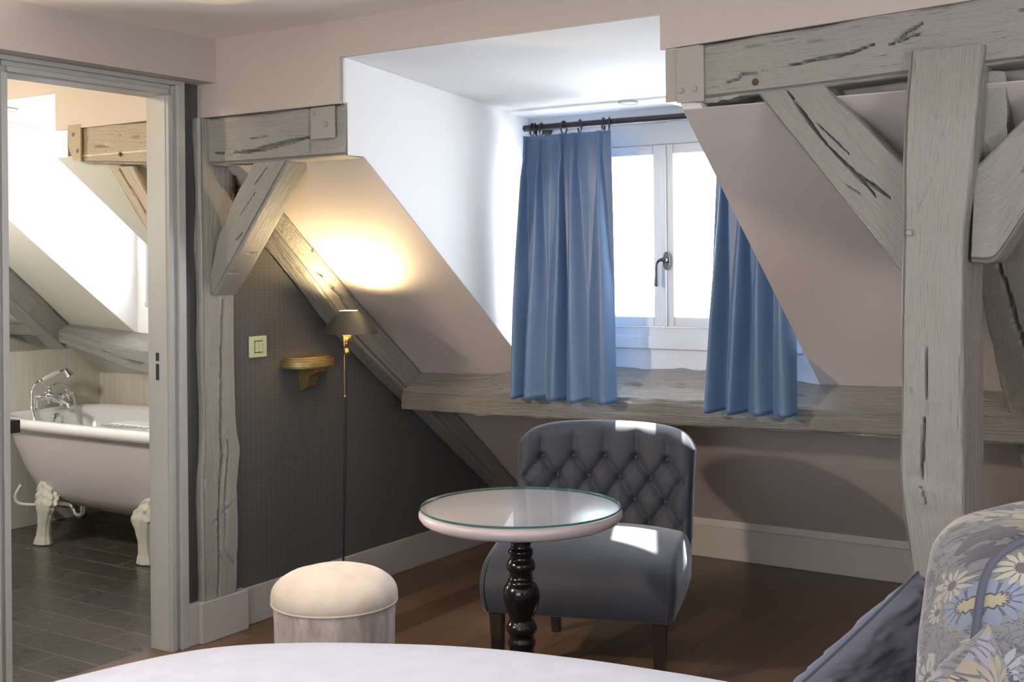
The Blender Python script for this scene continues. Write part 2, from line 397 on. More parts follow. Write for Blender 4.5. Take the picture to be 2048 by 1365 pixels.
# dormer
zc = lambda y: 2.112-.0855*(y-YH)
b = MB(); b.prism([(YH+HT, 2.1125), (YW+.1, zc(YW+.1)), (YW+.1, 2.3), (YH+HT, 2.3)], 'x', X0D-.06, X1D+.06); struct(b.build('ceiling_dormer', MT['white_wall']))
for nm, xa, xb in (('wall_dormer_west', XC-.02, XC), ('wall_dormer_east', X1D, X1D+.06)):
    b = MB(); y0 = 3.262 if xa < -2 else 3.16; y1 = YW+.1
    lo = [(3.178, 1.777), (3.262, 1.777)] if xa < -2 else [(YH+HT, SZ(YH+HT)+.005)]
    b.prism(lo+[(3.262, SZ(3.262)+.005), (y1, SZ(y1)+.005), (y1, zc(y1)), (3.168, 2.111)]+([(3.168, 1.957), (3.178, 1.957)] if xa < -2 else []), 'x', xa, xb)
    struct(b.build(nm, MT['white_wall']))
# window wall (opening x -2.70..-1.56, z 1.05..1.95)
WX0, WX1, WZ0, WZ1 = -2.70, -1.56, 1.052, 1.952
slab('wall_window', [(X0D, X1D, YW, YW+.1, .80, WZ0), (X0D, X1D, YW, YW+.1, WZ1, 2.03), (X0D, WX0, YW, YW+.1, WZ0, WZ1), (WX1, X1D, YW, YW+.1, WZ0, WZ1)], 'winframe')
# unseen walls that close the room
slab('wall_right', [(2.3, 2.4, -2.1, 5.45, 0, 2.4)], 'pink_wall')
slab('wall_rear', [(-3.56, 2.4, -2.2, -2.1, 0, 2.4)], 'pink_wall')

# ------------------------------------------------------------------ bathroom shell
BX0, BX1, BYW, BXT, BYB = -5.09, -4.315, 4.2, -5.81, 4.52
slab('ceiling_bathroom', [(-6.6, -3.56, 1.1, 3.36, ZC, ZC+.1)], 'bath_pink')
slab('wall_bathroom_leak_block', [(-6.6, BX0-.06, 3.32, 3.36, 1.732, 2.3), (BX1+.06, -3.56, 3.32, 3.36, 1.732, 2.3)], 'bath_slope')  # same added light stop behind the bathroom header
b = MB(); b.box(-6.6, BX0, YH, YH+HT, 1.97, ZC); b.box(BX0, BX1, YH, YH+HT, 2.12, ZC); b.box(BX1, -3.56, YH, YH+HT, 1.965, ZC); struct(b.build('wall_bathroom_header', MT['bath_pink']))
slope('wall_bathroom_slope', [(-6.6, BX0, 3.16, 4.75), (BX1, -3.56, 3.16, 4.75), (BX0, BX1, BYW+.02, 4.75)], 'bath_slope', None)
b = MB(); b.prism([(YH+HT, 2.1205), (BYW+.1, zc(BYW+.1)), (BYW+.1, 2.3), (YH+HT, 2.3)], 'x', BX0-.06, BX1+.06); struct(b.build('ceiling_bathroom_dormer', MT['white_wall']))
for nm, xa, xb in (('wall_bathroom_dormer_west', BX0-.06, BX0), ('wall_bathroom_dormer_east', BX1, BX1+.06)):
    b = MB(); y0, y1 = 3.16, BYW+.1
    b.prism([(YH+HT, SZ(YH+HT)+.005), (y1, SZ(y1)+.005), (y1, zc(y1)), (YH+HT, 2.1205)], 'x', xa, xb); struct(b.build(nm, MT['white_wall']))
bw = (-5.02, -4.38, 1.19, 1.93)
slab('wall_bathroom_window', [(BX0, BX1, BYW, BYW+.1, .95, bw[2]), (BX0, BX1, BYW, BYW+.1, bw[3], 2.05), (BX0, bw[0], BYW, BYW+.1, bw[2], bw[3]), (bw[1], BX1, BYW, BYW+.1, bw[2], bw[3])], 'white_wall')
slab('wall_bathroom_tiled_ledge', [(-5.93, BXT, 3.3, BYB, 0, .948)], 'bath_tile')
slab('wall_bathroom_niche', [(-6.25, -6.15, 1.1, 4.8, 0, 1.9)], 'bath_tile')
slab('wall_bathroom_tiled_back', [(BXT, -3.56, BYB, BYB+.1, 0, .95), (-6.2, BXT, BYB, BYB+.1, 0, .95)], 'bath_tile_back')
slab('wall_bathroom_outer', [(-6.6, -6.5, 1.1, 4.8, 0, 2.4)], 'bath_slope')
slab('wall_bathroom_south', [(-6.6, -3.56, 1.0, 1.1, 0, 2.4)], 'bath_slope')

# ------------------------------------------------------------------ door frame, baseboards
b = MB()
b.box(-3.56, -3.46, DY1, DY1+.028, 0, DZ+.028)              # jamb lining
b.box(-3.56, -3.46, DY0-.028, DY0, 0, DZ+.028); b.box(-3.56, -3.46, DY0, DY1, DZ, DZ+.028)
dfr = struct(bevel(b.build('door_1', MT['casing']), .002))
dfr['label'] = 'grey painted door frame without a door leaf, opening to the bathroom'
def casing(y_in, sgn, name):
    # moulded architrave: a low inner step, a groove, a taller outer band
    pr = [(0, 0), (.012, 0)]
    st = [(.0, .022, -3.446), (.022, .040, -3.454), (.040, .074, -3.440)]
    b = MB()
    for a, c, x in st: b.box(XL, x, *sorted((y_in+sgn*a, y_in+sgn*c)), 0, DZ+.002 if a == 0 else DZ+.0385 if a < .03 else DZ+.056)
    return bevel(b.build(name, MT['casing'], dfr, world=False), .002)
casing(DY1+.004, 1, 'casing'); casing(DY0-.004, -1, 'casing')
b = MB(); b.box(XL, -3.446, DY0-.004, DY1+.004, DZ+.004, DZ+.022); b.box(XL, -3.454, DY0-.02, DY1+.02, DZ+.022, DZ+.040); b.box(XL, -3.440, DY0-.043, DY1+.043, DZ+.040, DZ+.056); bevel(b.build('head_casing', MT['casing'], dfr, world=False), .002)
for nm, z0, z1, y in (('strike_plate', 1.055, 1.085, 0), ('strike_plate', .985, 1.045, 0)):
    b = MB(); b.box(-3.518, -3.502, DY1-.0015, DY1+.0, z0, z1); o = b.build(nm, MT['dark'], dfr, world=False); o['label'] = 'dark latch slot'
def skirt(name, boxes):
    b = MB()
    for x in boxes: b.box(*x)
    return struct(bevel(b.build(name, MT['trim']), .003))
skirt('baseboard_left', [(XL, -3.455, 3.345, 5.315, 0, .146)])
skirt('baseboard_door', [(XL, -3.442, 3.062, 3.112, 0, .152)])
skirt('trim_post_plinth', [(XL, -3.424, 3.110, 3.345, 0, .153)])
skirt('baseboard_back', [(-3.455, 2.3, 5.298, 5.315, 0, .148)])
skirt('baseboard_near_door', [(XL, -3.452, -2.1, 2.262, 0, .17)])

# ------------------------------------------------------------------ hewn timbers
def timber(name, secs, m='timber', res=.008, r=.014, amp=.006, seed=0, cracks=(), parent=None, rough_edges=(), bulges=()):
    """secs: sections of four corners each (c0..c3 round the timber). cracks: (side, [(frac along, frac across)...], width, depth)"""
    secs = [[Vector(c) for c in s] for s in secs]
    cen = [sum(s, Vector())/4 for s in secs]
    dist = [0]
    for a, c in zip(cen, cen[1:]): dist.append(dist[-1]+(c-a).length)
    L = dist[-1]; nu = max(4, int(L/res))
    w = [(secs[0][(k+1) % 4]-secs[0][k]).length for k in range(4)]
    w = [max(w[k], (secs[-1][(k+1) % 4]-secs[-1][k]).length) for k in range(4)]
    sq = [(0, 0), (1, 0), (1, 1), (0, 1)]; per = []
    W0, W1 = max(w[0], w[2]), max(w[1], w[3]); fx, fy = min(.3, r/W0), min(.3, r/W1)
    for k in range(4):
        f = fx if k % 2 == 0 else fy; n = max(3, int(w[k]*(1-2*f)/res))
        a, c = sq[k], sq[(k+1) % 4]
        for i in range(n+1):
            t = f+(1-2*f)*i/n; per.append((a[0]+(c[0]-a[0])*t, a[1]+(c[1]-a[1])*t, k, t))
        f2 = fy if k % 2 == 0 else fx; d = sq[(k+2) % 4]
        p0 = (a[0]+(c[0]-a[0])*(1-f), a[1]+(c[1]-a[1])*(1-f)); p2 = (c[0]+(d[0]-c[0])*f2, c[1]+(d[1]-c[1])*f2)
        for t in (.33, .67): per.append(((1-t)**2*p0[0]+2*t*(1-t)*c[0]+t*t*p2[0], (1-t)**2*p0[1]+2*t*(1-t)*c[1]+t*t*p2[1], k+.5, t))
    npz = len(per); us = [i/nu for i in range(nu+1)]
    P = []; pl = [0]
    for i in range(npz):
        pl.append(pl[-1]+(W0 if int(per[i][2]) % 2 == 0 else W1)/max(1, sum(1 for q in per if int(q[2]) == int(per[i][2]))))
    for u_ in us:
        d = u_*L; j = 0
        while j < len(dist)-2 and d > dist[j+1]: j += 1
        t = (d-dist[j])/(dist[j+1]-dist[j]); 
        c = []
        for k in range(4):
            p1, p2 = secs[j][k], secs[j+1][k]
            p0 = secs[j-1][k] if j else 2*p1-p2; p3 = secs[j+2][k] if j+2 < len(secs) else 2*p2-p1
            lin = p1.lerp(p2, t); cr = .5*((2*p1)+(p2-p0)*t+(2*p0-5*p1+4*p2-p3)*t*t+(3*p1-p0-3*p2+p3)*t**3)
            c.append(lin.lerp(cr, .6))
        P.append([(c[0]*(1-a)*(1-e)+c[1]*a*(1-e)+c[2]*a*e+c[3]*(1-a)*e) for a, e, k, q in per])
    vs = []; uv = []
    so = Vector((seed*3.1, seed*1.7, seed*.9))
    for i in range(nu+1):
        C0 = sum(P[i], Vector())/npz
        for j in range(npz):
            p = P[i][j]; a, e, k, q = per[j]
            tu = P[min(i+1, nu)][j]-P[max(i-1, 0)][j]; tv = P[i][(j+1) % npz]-P[i][j-1]
            nrm = tu.cross(tv)
            if nrm.length > 1e-12: nrm.normalize()
            if nrm.dot(p-C0) < 0: nrm = -nrm
            x = us[i]*L
            q1 = Vector((x*2.2, pl[j]*9, 0))+so; q2 = Vector((x*9, pl[j]*45, 3))+so
            dsp = amp*(noise.noise(q1)*.9+noise.noise(q2)*.35+noise.noise(p*24+so)*.25)
            if k != int(k): dsp += amp*.9*noise.noise(Vector((x*7, k*5, 8))+so)-amp*.2
            for cs, path, wd, dp in cracks:
                if k == cs:
                    best = 9
                    ww = w[cs]; y = q*ww
                    for (ua, va), (ub, vb) in zip(path, path[1:]):
                        ax, ay, bx, by = ua*L, va*ww, ub*L, vb*ww
                        tt = max(0, min(1, ((x-ax)*(bx-ax)+(y-ay)*(by-ay))/max(1e-9, (bx-ax)**2+(by-ay)**2)))
                        best = min(best, hypot(x-ax-tt*(bx-ax), y-ay-tt*(by-ay)))
                    ua, ub = path[0][0], path[-1][0]; ta = (us[i]-ua)/(ub-ua) if ub != ua else .5
                    wl = wd*(.35+.65*sin(pi*max(0, min(1, ta))))*(1+.5*noise.noise(Vector((x*40, cs, 1))))
                    if best < wl: dsp -= dp*(1-(best/wl)**2)
            for cs, u0, v0, rad, hgt in bulges:
                if abs(k-cs) <= .5:
                    dd = hypot((us[i]-u0)*L, (q-v0)*w[int(cs)]); 
                    if dd < rad: dsp += hgt*(1-(dd/rad)**2)*(1+.6*noise.noise(p*60))
            vs.append(p+nrm*dsp); uv.append((x, pl[j]))
    fs = []
    for i in range(nu):
        for j in range(npz):
            j2 = (j+1) % npz; fs.append((i*npz+j, i*npz+j2, (i+1)*npz+j2, (i+1)*npz+j))
    fs.append(tuple(range(npz))[::-1]); fs.append(tuple(range(nu*npz, (nu+1)*npz)))
    return obj(name, vs, fs, MT[m], parent, True, uvs=uv, sharp=50)
def xsec(x, yf, yb, zb, zt, zbb=None): return [(x, yf, zb), (x, yf, zt), (x, yb, zt), (x, yb, zb if zbb is None else zbb)]
def bolt(b, c, ax, r=.009, h=.006): b.lathe([(r, 0), (r, h*.5), (r*.7, h), (0, h)], c, 12, ax)
# left tie beam
t = timber('tie_beam', [xsec(-3.428, 3.166, 3.275, 1.776, 1.952), xsec(-3.1, 3.165, 3.275, 1.773, 1.951), xsec(-2.7595, 3.165, 3.275, 1.773, 1.955)], seed=1, amp=.005, res=.004,
    cracks=[(0, [(.02, .27), (.13, .22)], .004, .02), (0, [(.20, .24), (.36, .22)], .006, .02), (0, [(.28, .22), (.48, .30), (.60, .36), (.74, .42)], .010, .03), (0, [(.747, -.05), (.752, .5), (.747, 1.05)], .006, .008), (0, [(.33, .5), (.45, .52)], .003, .012)])
tag(t, 'short grey painted timber beam above the diagonal brace beside the door', 'beam')
b = MB(); b.box(-2.905, -2.795, 3.152, 3.16, 1.838, 1.948); bevel(b.build('end_plate', MT['iron'], t), .0015)
for x, z in ((-2.893, 1.927), (-2.835, 1.887)):
    b = MB(); bolt(b, (x, 3.152, z), (0, -1, 0)); b.build('bolt', MT['iron'], t, True, sharp=40)
# left brace
t = timber('brace', [[(-3.424, 3.172, 1.288), (-3.432, 3.172, 1.372), (-3.432, 3.302, 1.372), (-3.424, 3.302, 1.288)],
    [(-3.30, 3.171, 1.436), (-3.39, 3.171, 1.515), (-3.39, 3.302, 1.515), (-3.30, 3.302, 1.436)],
    [(-3.175, 3.171, 1.595), (-3.30, 3.171, 1.655), (-3.30, 3.302, 1.655), (-3.175, 3.302, 1.595)],
    [(-3.030, 3.171, 1.774), (-3.212, 3.171, 1.774), (-3.212, 3.302, 1.774), (-3.030, 3.302, 1.774)]], seed=2, amp=.004, res=.004,
    cracks=[(0, [(.40, .25), (.47, .16)], .005, .015), (0, [(.80, .6), (.95, .5)], .004, .015), (0, [(.55, .55), (.75, .45)], .003, .01), (3, [(.33, .2), (.34, .75)], .003, .006), (3, [(.18, .5), (.18, .95)], .003, .006)])
tag(t, 'grey diagonal timber brace from the wall post up to the short beam', 'brace')
# left wall post
def ps(z, ya, yb): return [(-3.430, ya, z), (-3.430, yb, z), (-3.4695, yb, z), (-3.4695, ya, z)]
t = timber('wall_post', [ps(.153, 3.126, 3.292), ps(.35, 3.124, 3.300), ps(.55, 3.122, 3.300), ps(.63, 3.124, 3.312), ps(.70, 3.130, 3.316), ps(.78, 3.134, 3.300), ps(1.0, 3.130, 3.292), ps(1.28, 3.130, 3.294), ps(1.6, 3.126, 3.298), ps(1.95, 3.124, 3.298)], seed=3, amp=.005, res=.005, r=.009,
    cracks=[(0, [(.005, .40), (.06, .45), (.17, .46), (.24, .50), (.36, .50), (.45, .55), (.62, .60)], .0085, .03), (0, [(.12, .62), (.2, .64), (.33, .66)], .005, .02), (0, [(.15, .2), (.19, .9)], .003, .006), (0, [(.06, .9), (.1, .55)], .003, .008), (0, [(.19, .1), (.27, .03)], .003, .006)])
tag(t, 'narrow cracked grey timber post set in the dark wallpapered wall beside the door', 'post')
b = MB(); b.box(-3.430, -3.424, 3.285, 3.296, 1.66, 1.745); b.tube(catmull([(-3.426, 3.283, 1.70), (-3.405, 3.262, 1.695), (-3.40, 3.256, 1.675), (-3.41, 3.266, 1.66)], 5), .004, 8); o = b.build('iron_latch', MT['rust'], t, True); o['label'] = 'rusty iron latch'
# rafter along the left wall
def rl(y, x, d): return [(x, y-.03, SZ(y)-d), (x, y, SZ(y)-.001), (-3.4695, y, SZ(y)-.001), (-3.4695, y-.03, SZ(y)-d)]
t = timber('rafter', [rl(3.34, -3.335, .10), rl(3.55, -3.345, .105), rl(3.78, -3.352, .135), rl(3.95, -3.362, .16), rl(4.2, -3.362, .15), rl(4.45, -3.365, .125), rl(4.7, -3.368, .11), rl(5.0, -3.374, .10), rl(5.24, -3.376, .095)], 'rough_timber', seed=4, amp=.006, res=.007,
    cracks=[(0, [(.16, .85), (.22, .5), (.25, .6), (.33, .4)], .008, .025), (0, [(.17, .4), (.2, .5)], .007, .02)])
tag(t, 'sloping grey rafter running down the dark wallpapered wall behind the lamp', 'rafter')
# purlin under the window
def pu(x, yf, zt, zb, ys): return [(x, yf, zb), (x, yf-.004, zt), (x, ys, .985 if -2.8 < x < -1.52 else SZ(ys)+.012), (x, 4.47, zb-.005)]
t = timber('purlin', [pu(-3.372, 4.235, .835, .752, 4.385), pu(-3.0, 4.22, .838, .755, 4.37), pu(-2.75, 4.205, .85, .762, 4.35), pu(-2.5, 4.20, .858, .768, 4.345), pu(-2.25, 4.20, .862, .774, 4.342), pu(-1.9, 4.20, .868, .780, 4.34), pu(-1.5, 4.20, .874, .788, 4.335), pu(-1.0, 4.20, .882, .796, 4.325), pu(-.3, 4.20, .89, .80, 4.32)], 'rough_timber', seed=5, amp=.013, res=.008, r=.016,
    cracks=[(1, [(.30, .55), (.40, .45), (.52, .5), (.6, .48)], .005, .015), (1, [(.36, .75), (.5, .7)], .004, .012), (0, [(.3, .4), (.42, .45)], .004, .012), (0, [(.55, .4), (.62, .4)], .005, .015), (0, [(.5, .7), (.7, .65)], .004, .012)])
tag(t, 'long grey hewn timber beam below the window, curtains hanging in front', 'beam')
# right tie beam
def tb(x, zb, zt): return [(x, 3.160, zb), (x, 3.160, zt), (x, 3.30, zt), (x, 3.30, zb)]
t = timber('tie_beam', [tb(-1.500, 1.856, 2.011), tb(-1.15, 1.863, 2.028), tb(-.85, 1.874, 2.044), tb(-.4, 1.888, 2.064), tb(.1, 1.904, 2.081)], seed=6, amp=.006, res=.0045,
    cracks=[(0, [(.20, .40), (.25, .44), (.31, .46), (.355, .55)], .0042, .025), (0, [(.12, .36), (.17, .38)], .003, .012), (0, [(.385, .55), (.40, .66), (.43, .75)], .0045, .02), (0, [(.375, .5), (.41, .6), (.425, .58)], .004, .02), (0, [(.55, .7), (.75, .78)], .003, .015), (0, [(.09, .25), (.115, .30), (.12, .42)], .004, .015), (0, [(.09, .8), (.22, .85)], .0025, .006), (0, [(.19, .72), (.3, .76)], .002, .006)],
    bulges=[(0, .40, .62, .05, -.007), (3, .06, .3, .09, .012)])
tag(t, 'long heavy grey timber beam across the top, carried by the large post', 'beam')
b = MB(); b.box(-1.540, -1.50, 3.158, 3.30, 1.858, 2.009); b.build('end_grain_board', MT['iron'], t)
b = MB(); b.box(-1.502, -1.418, 3.150, 3.158, 1.852, 2.010); bevel(b.build('end_plate', MT['iron'], t), .0015)
for x, z in ((-1.488, 1.887), (-1.446, 1.889)):
    b = MB(); bolt(b, (x, 3.150, z), (0, -1, 0)); b.build('bolt', MT['iron'], t, True, sharp=40)
b = MB(); bolt(b, (-1.268, 3.160, 1.893), (0, -1, 0), .010, .004); b.build('bolt', MT['rust'], t, True, sharp=40)
# right-hand post
def pr(z, xa, xb, yf=3.100): return [(xa, yf, z), (xb, yf, z), (xb, 3.33, z), (xa, 3.33, z)]
t = timber('main_post', [pr(0, -.84, -.715), pr(.35, -.84, -.715), pr(.62, -.845, -.715), pr(.76, -.863, -.714), pr(.87, -.872, -.713), pr(1.05, -.866, -.714), pr(1.3, -.862, -.712), pr(1.47, -.856, -.706), pr(1.60, -.855, -.688), pr(1.75, -.850, -.675), pr(1.93, -.846, -.664, 3.135)], seed=7, amp=.005, res=.005, r=.012,
    cracks=[(0, [(.44, .36), (.47, .38), (.52, .40)], .006, .025), (0, [(.53, .42), (.62, .44)], .003, .015), (0, [(.405, .42), (.43, .35)], .004, .012), (0, [(.78, .2), (.84, .45)], .003, .005), (0, [(.9, .3), (.88, .6)], .003, .005), (0, [(.76, .6), (.88, .62)], .002, .006)],
    bulges=[(0, .42, .42, .05, .004), (0, .81, .35, .04, .002)])
tag(t, 'large upright grey timber post standing behind the floral cushion', 'post')
b = MB(); bolt(b, (-.838, 3.097, 1.468), (0, -1, 0), .009, .006); b.build('wooden_peg', MT['iron'], t, True, sharp=40)
# braces of that post
t = timber('brace', [[(-.858, 3.166, 1.335), (-.858, 3.166, 1.632), (-.858, 3.30, 1.632), (-.858, 3.30, 1.335)], [(-.97, 3.166, 1.478), (-.935, 3.166, 1.712), (-.935, 3.30, 1.712), (-.97, 3.30, 1.478)], [(-1.11, 3.166, 1.66), (-1.00, 3.166, 1.785), (-1.00, 3.30, 1.785), (-1.11, 3.30, 1.66)], [(-1.272, 3.166, 1.868), (-1.072, 3.166, 1.868), (-1.072, 3.30, 1.868), (-1.272, 3.30, 1.868)]], seed=8, amp=.006, res=.004,
    cracks=[(0, [(.99, .44), (.85, .40), (.68, .37), (.62, .37)], .010, .04), (0, [(.62, .37), (.45, .42), (.32, .45), (.26, .44)], .009, .035), (0, [(.40, .46), (.22, .55), (.15, .58)], .006, .03), (0, [(.75, .47), (.5, .55)], .004, .02), (0, [(.45, .2), (.35, .3)], .003, .01)])
tag(t, 'split diagonal timber brace rising from the large post towards the dormer', 'brace')
t = timber('brace', [[(-.702, 3.150, 1.392), (-.690, 3.150, 1.632), (-.690, 3.29, 1.632), (-.702, 3.29, 1.392)], [(-.645, 3.150, 1.395), (-.64, 3.150, 1.68), (-.64, 3.29, 1.68), (-.645, 3.29, 1.395)], [(-.56, 3.150, 1.525), (-.575, 3.150, 1.745), (-.575, 3.29, 1.745), (-.56, 3.29, 1.525)], [(-.36, 3.150, 1.80), (-.44, 3.150, 1.885), (-.44, 3.29, 1.885), (-.36, 3.29, 1.80)]], seed=9, amp=.005, res=.0055,
    cracks=[(0, [(.4, .7), (.55, .75)], .004, .015), (0, [(.35, .45), (.42, .55)], .003, .01)])
tag(t, 'diagonal timber brace cut by the picture edge, on the outer side of the large post', 'brace')
def rr(y, x): return [(x, y, SZ(y)-.16), (x, y+.05, SZ(y+.05)-.001), (x+.15, y+.05, SZ(y+.05)-.001), (x+.15, y, SZ(y)-.16)]
t = timber('rafter', [[(-.772, 3.19, 1.67), (-.772, 3.19, 1.868), (-.622, 3.19, 1.868), (-.622, 3.19, 1.67)], rr(3.4, -.778), rr(3.8, -.803), rr(4.2, -.822), rr(4.5, -.832), rr(4.9, -.845), rr(5.12, -.85)], seed=10, amp=.008, res=.007, r=.02,
    cracks=[(3, [(.18, .60), (.25, .48), (.33, .42), (.42, .3)], .008, .03), (3, [(.5, .55), (.52, .6)], .008, .012)])
tag(t, 'sloping timber rafter behind the large post, crossing the long beam', 'rafter')
# bathroom timbers
def bb(x, zb, zt): return [(x, 3.165, zb), (x, 3.165, zt), (x, 3.28, zt), (x, 3.28, zb)]
t = timber('tie_beam', [bb(-4.235, 1.885, 1.985), bb(-4.205, 1.845, 1.984), bb(-4.15, 1.822, 1.982), bb(-3.95, 1.808, 1.975), bb(-3.562, 1.78, 1.962)], 'bath_timber', seed=11, amp=.006, res=.008, cracks=[(0, [(.2, .45), (.5, .4)], .003, .012), (0, [(.45, .7), (.65, .65)], .003, .01)])
tag(t, 'yellow-lit timber beam end inside the bathroom, above its brace', 'beam')
b = MB(); b.prism([(-4.23, 1.89), (-4.20, 1.832), (-4.152, 1.83), (-4.152, 1.98), (-4.235, 1.98)], 'y', 3.148, 3.158); bevel(b.build('end_plate', MT['bath_timber'], t), .002)
for x, z in ((-4.20, 1.940), (-4.174, 1.872)):
    b = MB(); bolt(b, (x, 3.148, z), (0, -1, 0), .008); b.build('bolt', MT['iron'], t, True, sharp=40)
b = MB(); bolt(b, (-3.925, 3.163, 1.846), (0, -1, 0), .009); b.build('bolt', MT['rust'], t, True, sharp=40)
t = timber('brace', [[(-4.022, 3.18, 1.802), (-3.87, 3.18, 1.797), (-3.87, 3.29, 1.797), (-4.022, 3.29, 1.802)], [(-3.79, 3.18, 1.525), (-3.74, 3.18, 1.63), (-3.74, 3.29, 1.63), (-3.79, 3.29, 1.525)], [(-3.565, 3.18, 1.26), (-3.565, 3.18, 1.42), (-3.565, 3.29, 1.42), (-3.565, 3.29, 1.26)]], 'bath_timber', seed=12, amp=.005, res=.008, cracks=[(0, [(.02, .4), (.4, .45)], .005, .02)])
tag(t, 'timber brace seen through the doorway, hanging below the bathroom beam', 'brace')
def bp(x, yf, zt, zb, ys): return [(x, yf, zb), (x, yf, zt), (x, ys, SZ(ys)+.012), (x, 4.46, zb-.005)]
t = timber('purlin', [bp(-6.14, 4.12, 1.09, 1.02, 4.15), bp(-5.75, 4.06, 1.09, 1.03, 4.14), bp(-5.45, 4.06, 1.05, .985, 4.15), bp(-5.2, 4.05, 1.01, .93, 4.17), bp(-4.9, 4.05, .975, .875, 4.2), bp(-4.3, 4.05, .95, .84, 4.22), bp(-3.565, 4.05, .94, .83, 4.25)], 'timber', seed=13, amp=.009, res=.012, r=.02, cracks=[(0, [(.38, .5), (.55, .3)], .005, .02)])
tag(t, 'pale hewn timber beam over the bathtub, below the bathroom dormer', 'beam')
def rb(y, x): return [(x, y-.04, SZ(y)-.13), (x, y, SZ(y)-.001), (x-.13, y, SZ(y)-.001), (x-.13, y-.04, SZ(y)-.13)]
t = timber('rafter', [rb(3.30, -5.45), rb(3.78, -5.50), rb(4.14, -5.55)], 'timber', seed=14, amp=.007, res=.01)
tag(t, 'rafter end coming down beside the tiled bathroom niche', 'rafter')

# ------------------------------------------------------------------ windows
def window(name, x0, x1, z0, z1, yw, zs0, zs1, xm, label, handle=True, vm='voile'):
    """casement in the opening x0..x1, z0..z1: fixed frame, two sashes meeting at xm between zs0 and zs1"""
    b = MB(); t = .045
    b.box(x0, x1, yw-.004, yw+.06, z0, zs0); b.box(x0, x1, yw-.004, yw+.06, zs1, z1)
    b.box(x0, x0+.02, yw-.004, yw+.06, zs0, zs1); b.box(x1-.02, x1, yw-.004, yw+.06, zs0, zs1)
    b.box(x0, x1, yw-.012, yw-.004, z0+.004, zs0-.035)
    w = struct(bevel(b.build(name, MT['winframe']), .003)); w['label'] = label
    for i, (a, c) in enumerate(((x0+.021, xm-.001), (xm+.001, x1-.021))):
        li, ri = (.036, .036) if i == 0 else (.050, .036)
        b = MB(); ya, yb = yw-.012, yw+.035
        b.box(a, a+li, ya, yb, zs0+.002, zs1-.002); b.box(c-ri, c, ya, yb, zs0+.002, zs1-.002)
        b.box(a+li, c-ri, ya, yb, zs0+.002, zs0+.042); b.box(a+li, c-ri, ya, yb, zs1-.04, zs1-.002)
        if i == 1: b.box(a-.004, a+.022, ya-.010, ya, zs0+.004, zs1-.004)
        s = bevel(b.build('sash', MT['winframe'], w, world=False), .004)
        b = MB(); b.box(a+li-.005, c-ri+.005, yw+.012, yw+.016, zs0+.037, zs1-.035); b.build('pane', MT['pane'], s, world=False)
        b = MB(); n = 12
        for q in range(n):      # fine voile stretched over the pane, with a doubled hem at the top and bottom
            xa, xb = a+li-.004+(c-ri-a-li+.008)*q/n, a+li-.004+(c-ri-a-li+.008)*(q+1)/n
            b.add([(xa, yw-.002, zs0+.036), (xb, yw-.002, zs0+.036), (xb, yw-.002, zs1-.034), (xa, yw-.002, zs1-.034)], [(0, 1, 2, 3)])
        b.build('voile', MT[vm], s, world=False, fix=False)
        b = MB(); xa, xb = a+li-.004, c-ri+.004
        b.add([(xa, yw-.0035, zs1-.125), (xb, yw-.0035, zs1-.125), (xb, yw-.0035, zs1-.034), (xa, yw-.0035, zs1-.034)], [(0, 1, 2, 3)])
        b.add([(xa, yw-.0035, zs0+.036), (xb, yw-.0035, zs0+.036), (xb, yw-.0035, zs0+.06), (xa, yw-.0035, zs0+.06)], [(0, 1, 2, 3)])
        b.build('voile_hem', MT['voile'], s, world=False, fix=False)
    if handle:
        hx, hz = xm+.026, zs0+.262; y0 = yw-.022
        b = MB(); pts = [(hx+.0145*cos(a), hz+.030*sin(a)*1.0+(.006 if sin(a) > 0 else -.006)) for a in [2*pi*k/28 for k in range(28)]]
        b.prism(pts, 'y', y0-.008, y0); h = bevel(b.build('handle', MT['handle'], w, world=False), .002); h['label'] = 'dark pewter espagnolette handle with a hanging teardrop lever'
        b = MB(); b.tube([(hx, y0-.006, hz+.004), (hx, y0-.034, hz+.004)], [.011, .009], 12)
        b.tube(catmull([(hx, y0-.03, hz+.004), (hx-.012, y0-.036, hz+.004), (hx-.024, y0-.036, hz-.006), (hx-.028, y0-.036, hz-.026), (hx-.028, y0-.036, hz-.055), (hx-.029, y0-.036, hz-.085), (hx-.029, y0-.036, hz-.100)], 5),
               [.007]*5+[.0065]*5+[.0055]*5+[.006]*5+[.0065+.0005*k for k in range(5)]+[.009]*5+[.004], 12)
        b.build('lever', MT['handle'], h, True, world=False)
    return w
window('window_1', WX0, WX1, WZ0, WZ1, YW, 1.142, 1.864, -2.128, 'casement window with voile-covered panes between the blue curtains')
window('window_2', bw[0], bw[1], bw[2], bw[3], BYW, 1.25, 1.90, -4.70, 'bathroom casement window with white voile', False, 'voile_dense')

